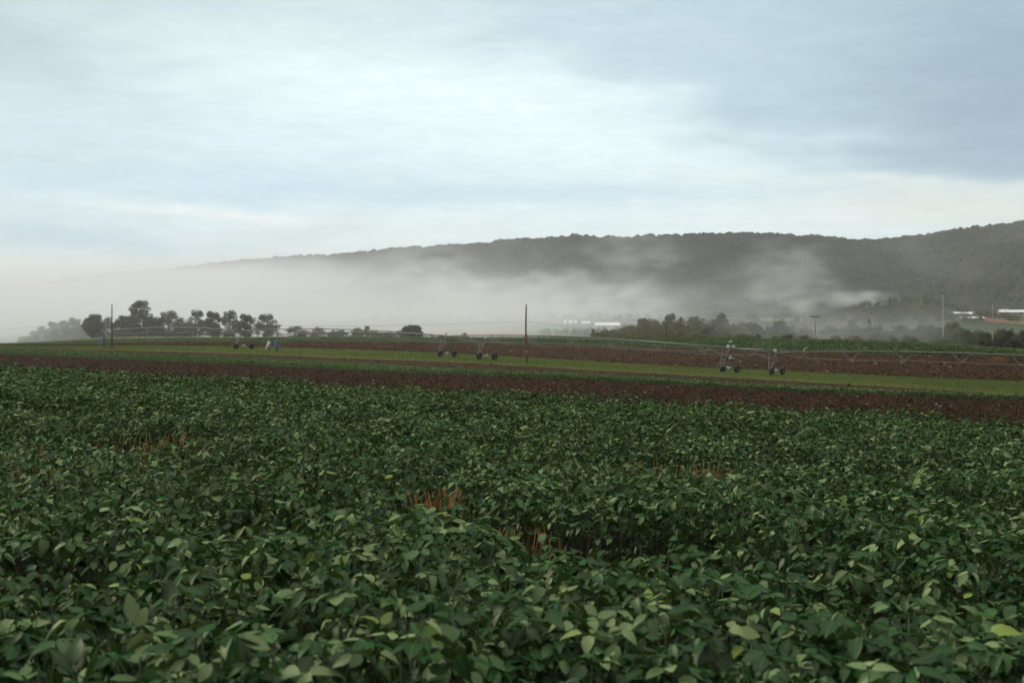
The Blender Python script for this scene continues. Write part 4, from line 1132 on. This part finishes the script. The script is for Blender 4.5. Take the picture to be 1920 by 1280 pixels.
c = blobs(c, 500, 352, 620, 20, -1, (196,219,230), .75)
c = blobs(c, 1150, 372, 420, 22, -1, (200,223,233), .6)
c = blobs(c, 450, 388, 300, 13, -4, (232,240,237), .8)
c = blobs(c, 120, 450, 300, 34, -2, (182,206,220), .8)
c = blobs(c, 60, 503, 110, 5, 4, (226,234,236), .7, False)
c = blobs(c, 560, 425, 120, 22, 8, (204,218,218), .6)
c = blobs(c, 1650, 338, 420, 17, -3, (226,234,228), .6)
c = blobs(c, 1800, 385, 330, 40, 0, (226,228,218), .75)
c = blobs(c, 1440, 412, 200, 5, -1, (232,238,234), .6, False)
c = blobs(c, 1100, 430, 400, 30, 0, (220,234,236), .6)
w3 = wn(6.5, 6, 1.7)
w4 = wn(17., 4, 5.3)
c = mix(nt, .09, c, mix(nt, 1., c, ramp(nt, w4, [(.3, (.6, .66, .70)), (.7, (1.3, 1.28, 1.25))]), 'MULTIPLY'))
c = mix(nt, .12, c, mix(nt, 1., c, ramp(nt, w3, [(.3, (.6, .66, .70)), (.7, (1.3, 1.28, 1.25))]), 'MULTIPLY'))
c = mix(nt, .06, c, sky.outputs[0])
back = N(nt, 'ShaderNodeMapRange'); nt.links.new(sp.outputs[1], back.inputs[0])  # unseen sky behind the camera dimmed to deepen contrast on the leaves
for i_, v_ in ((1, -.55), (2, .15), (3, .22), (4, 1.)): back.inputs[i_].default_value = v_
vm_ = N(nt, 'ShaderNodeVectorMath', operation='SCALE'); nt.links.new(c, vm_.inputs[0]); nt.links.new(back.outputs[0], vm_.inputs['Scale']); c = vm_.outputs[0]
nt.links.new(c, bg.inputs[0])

sl = bpy.data.lights.new('sun', 'SUN'); sl.energy = 2.0; sl.angle = R(24); sl.color = (1, .94, .84)
so = bpy.data.objects.new('sun', sl); COL.objects.link(so); so.rotation_euler = SUN.to_track_quat('Z', 'Y').to_euler()

cam = bpy.data.cameras.new('camera'); co = bpy.data.objects.new('camera', cam); COL.objects.link(co)
co.location = (0, 0, CZ); co.rotation_euler = (R(90), 0, 0)
cam.sensor_width = 36; cam.lens = 40; cam.clip_start = .05; cam.clip_end = 40000
cam.dof.use_dof = True; cam.dof.focus_distance = 17; cam.dof.aperture_fstop = 3.2
sc.camera = co
vs = sc.view_settings; sc.display_settings.display_device = 'sRGB'
vs.view_transform = 'Standard'; vs.look = 'None'; vs.exposure = .19; vs.gamma = 1; vs.use_curve_mapping = False
sc.cycles.volume_bounces = 2; sc.cycles.max_bounces = 8; sc.cycles.diffuse_bounces = 3; sc.cycles.glossy_bounces = 2; sc.cycles.transmission_bounces = 3
sc.cycles.volume_step_rate = 3.2; sc.cycles.use_denoising = True
sc.cycles.sample_clamp_indirect = 6
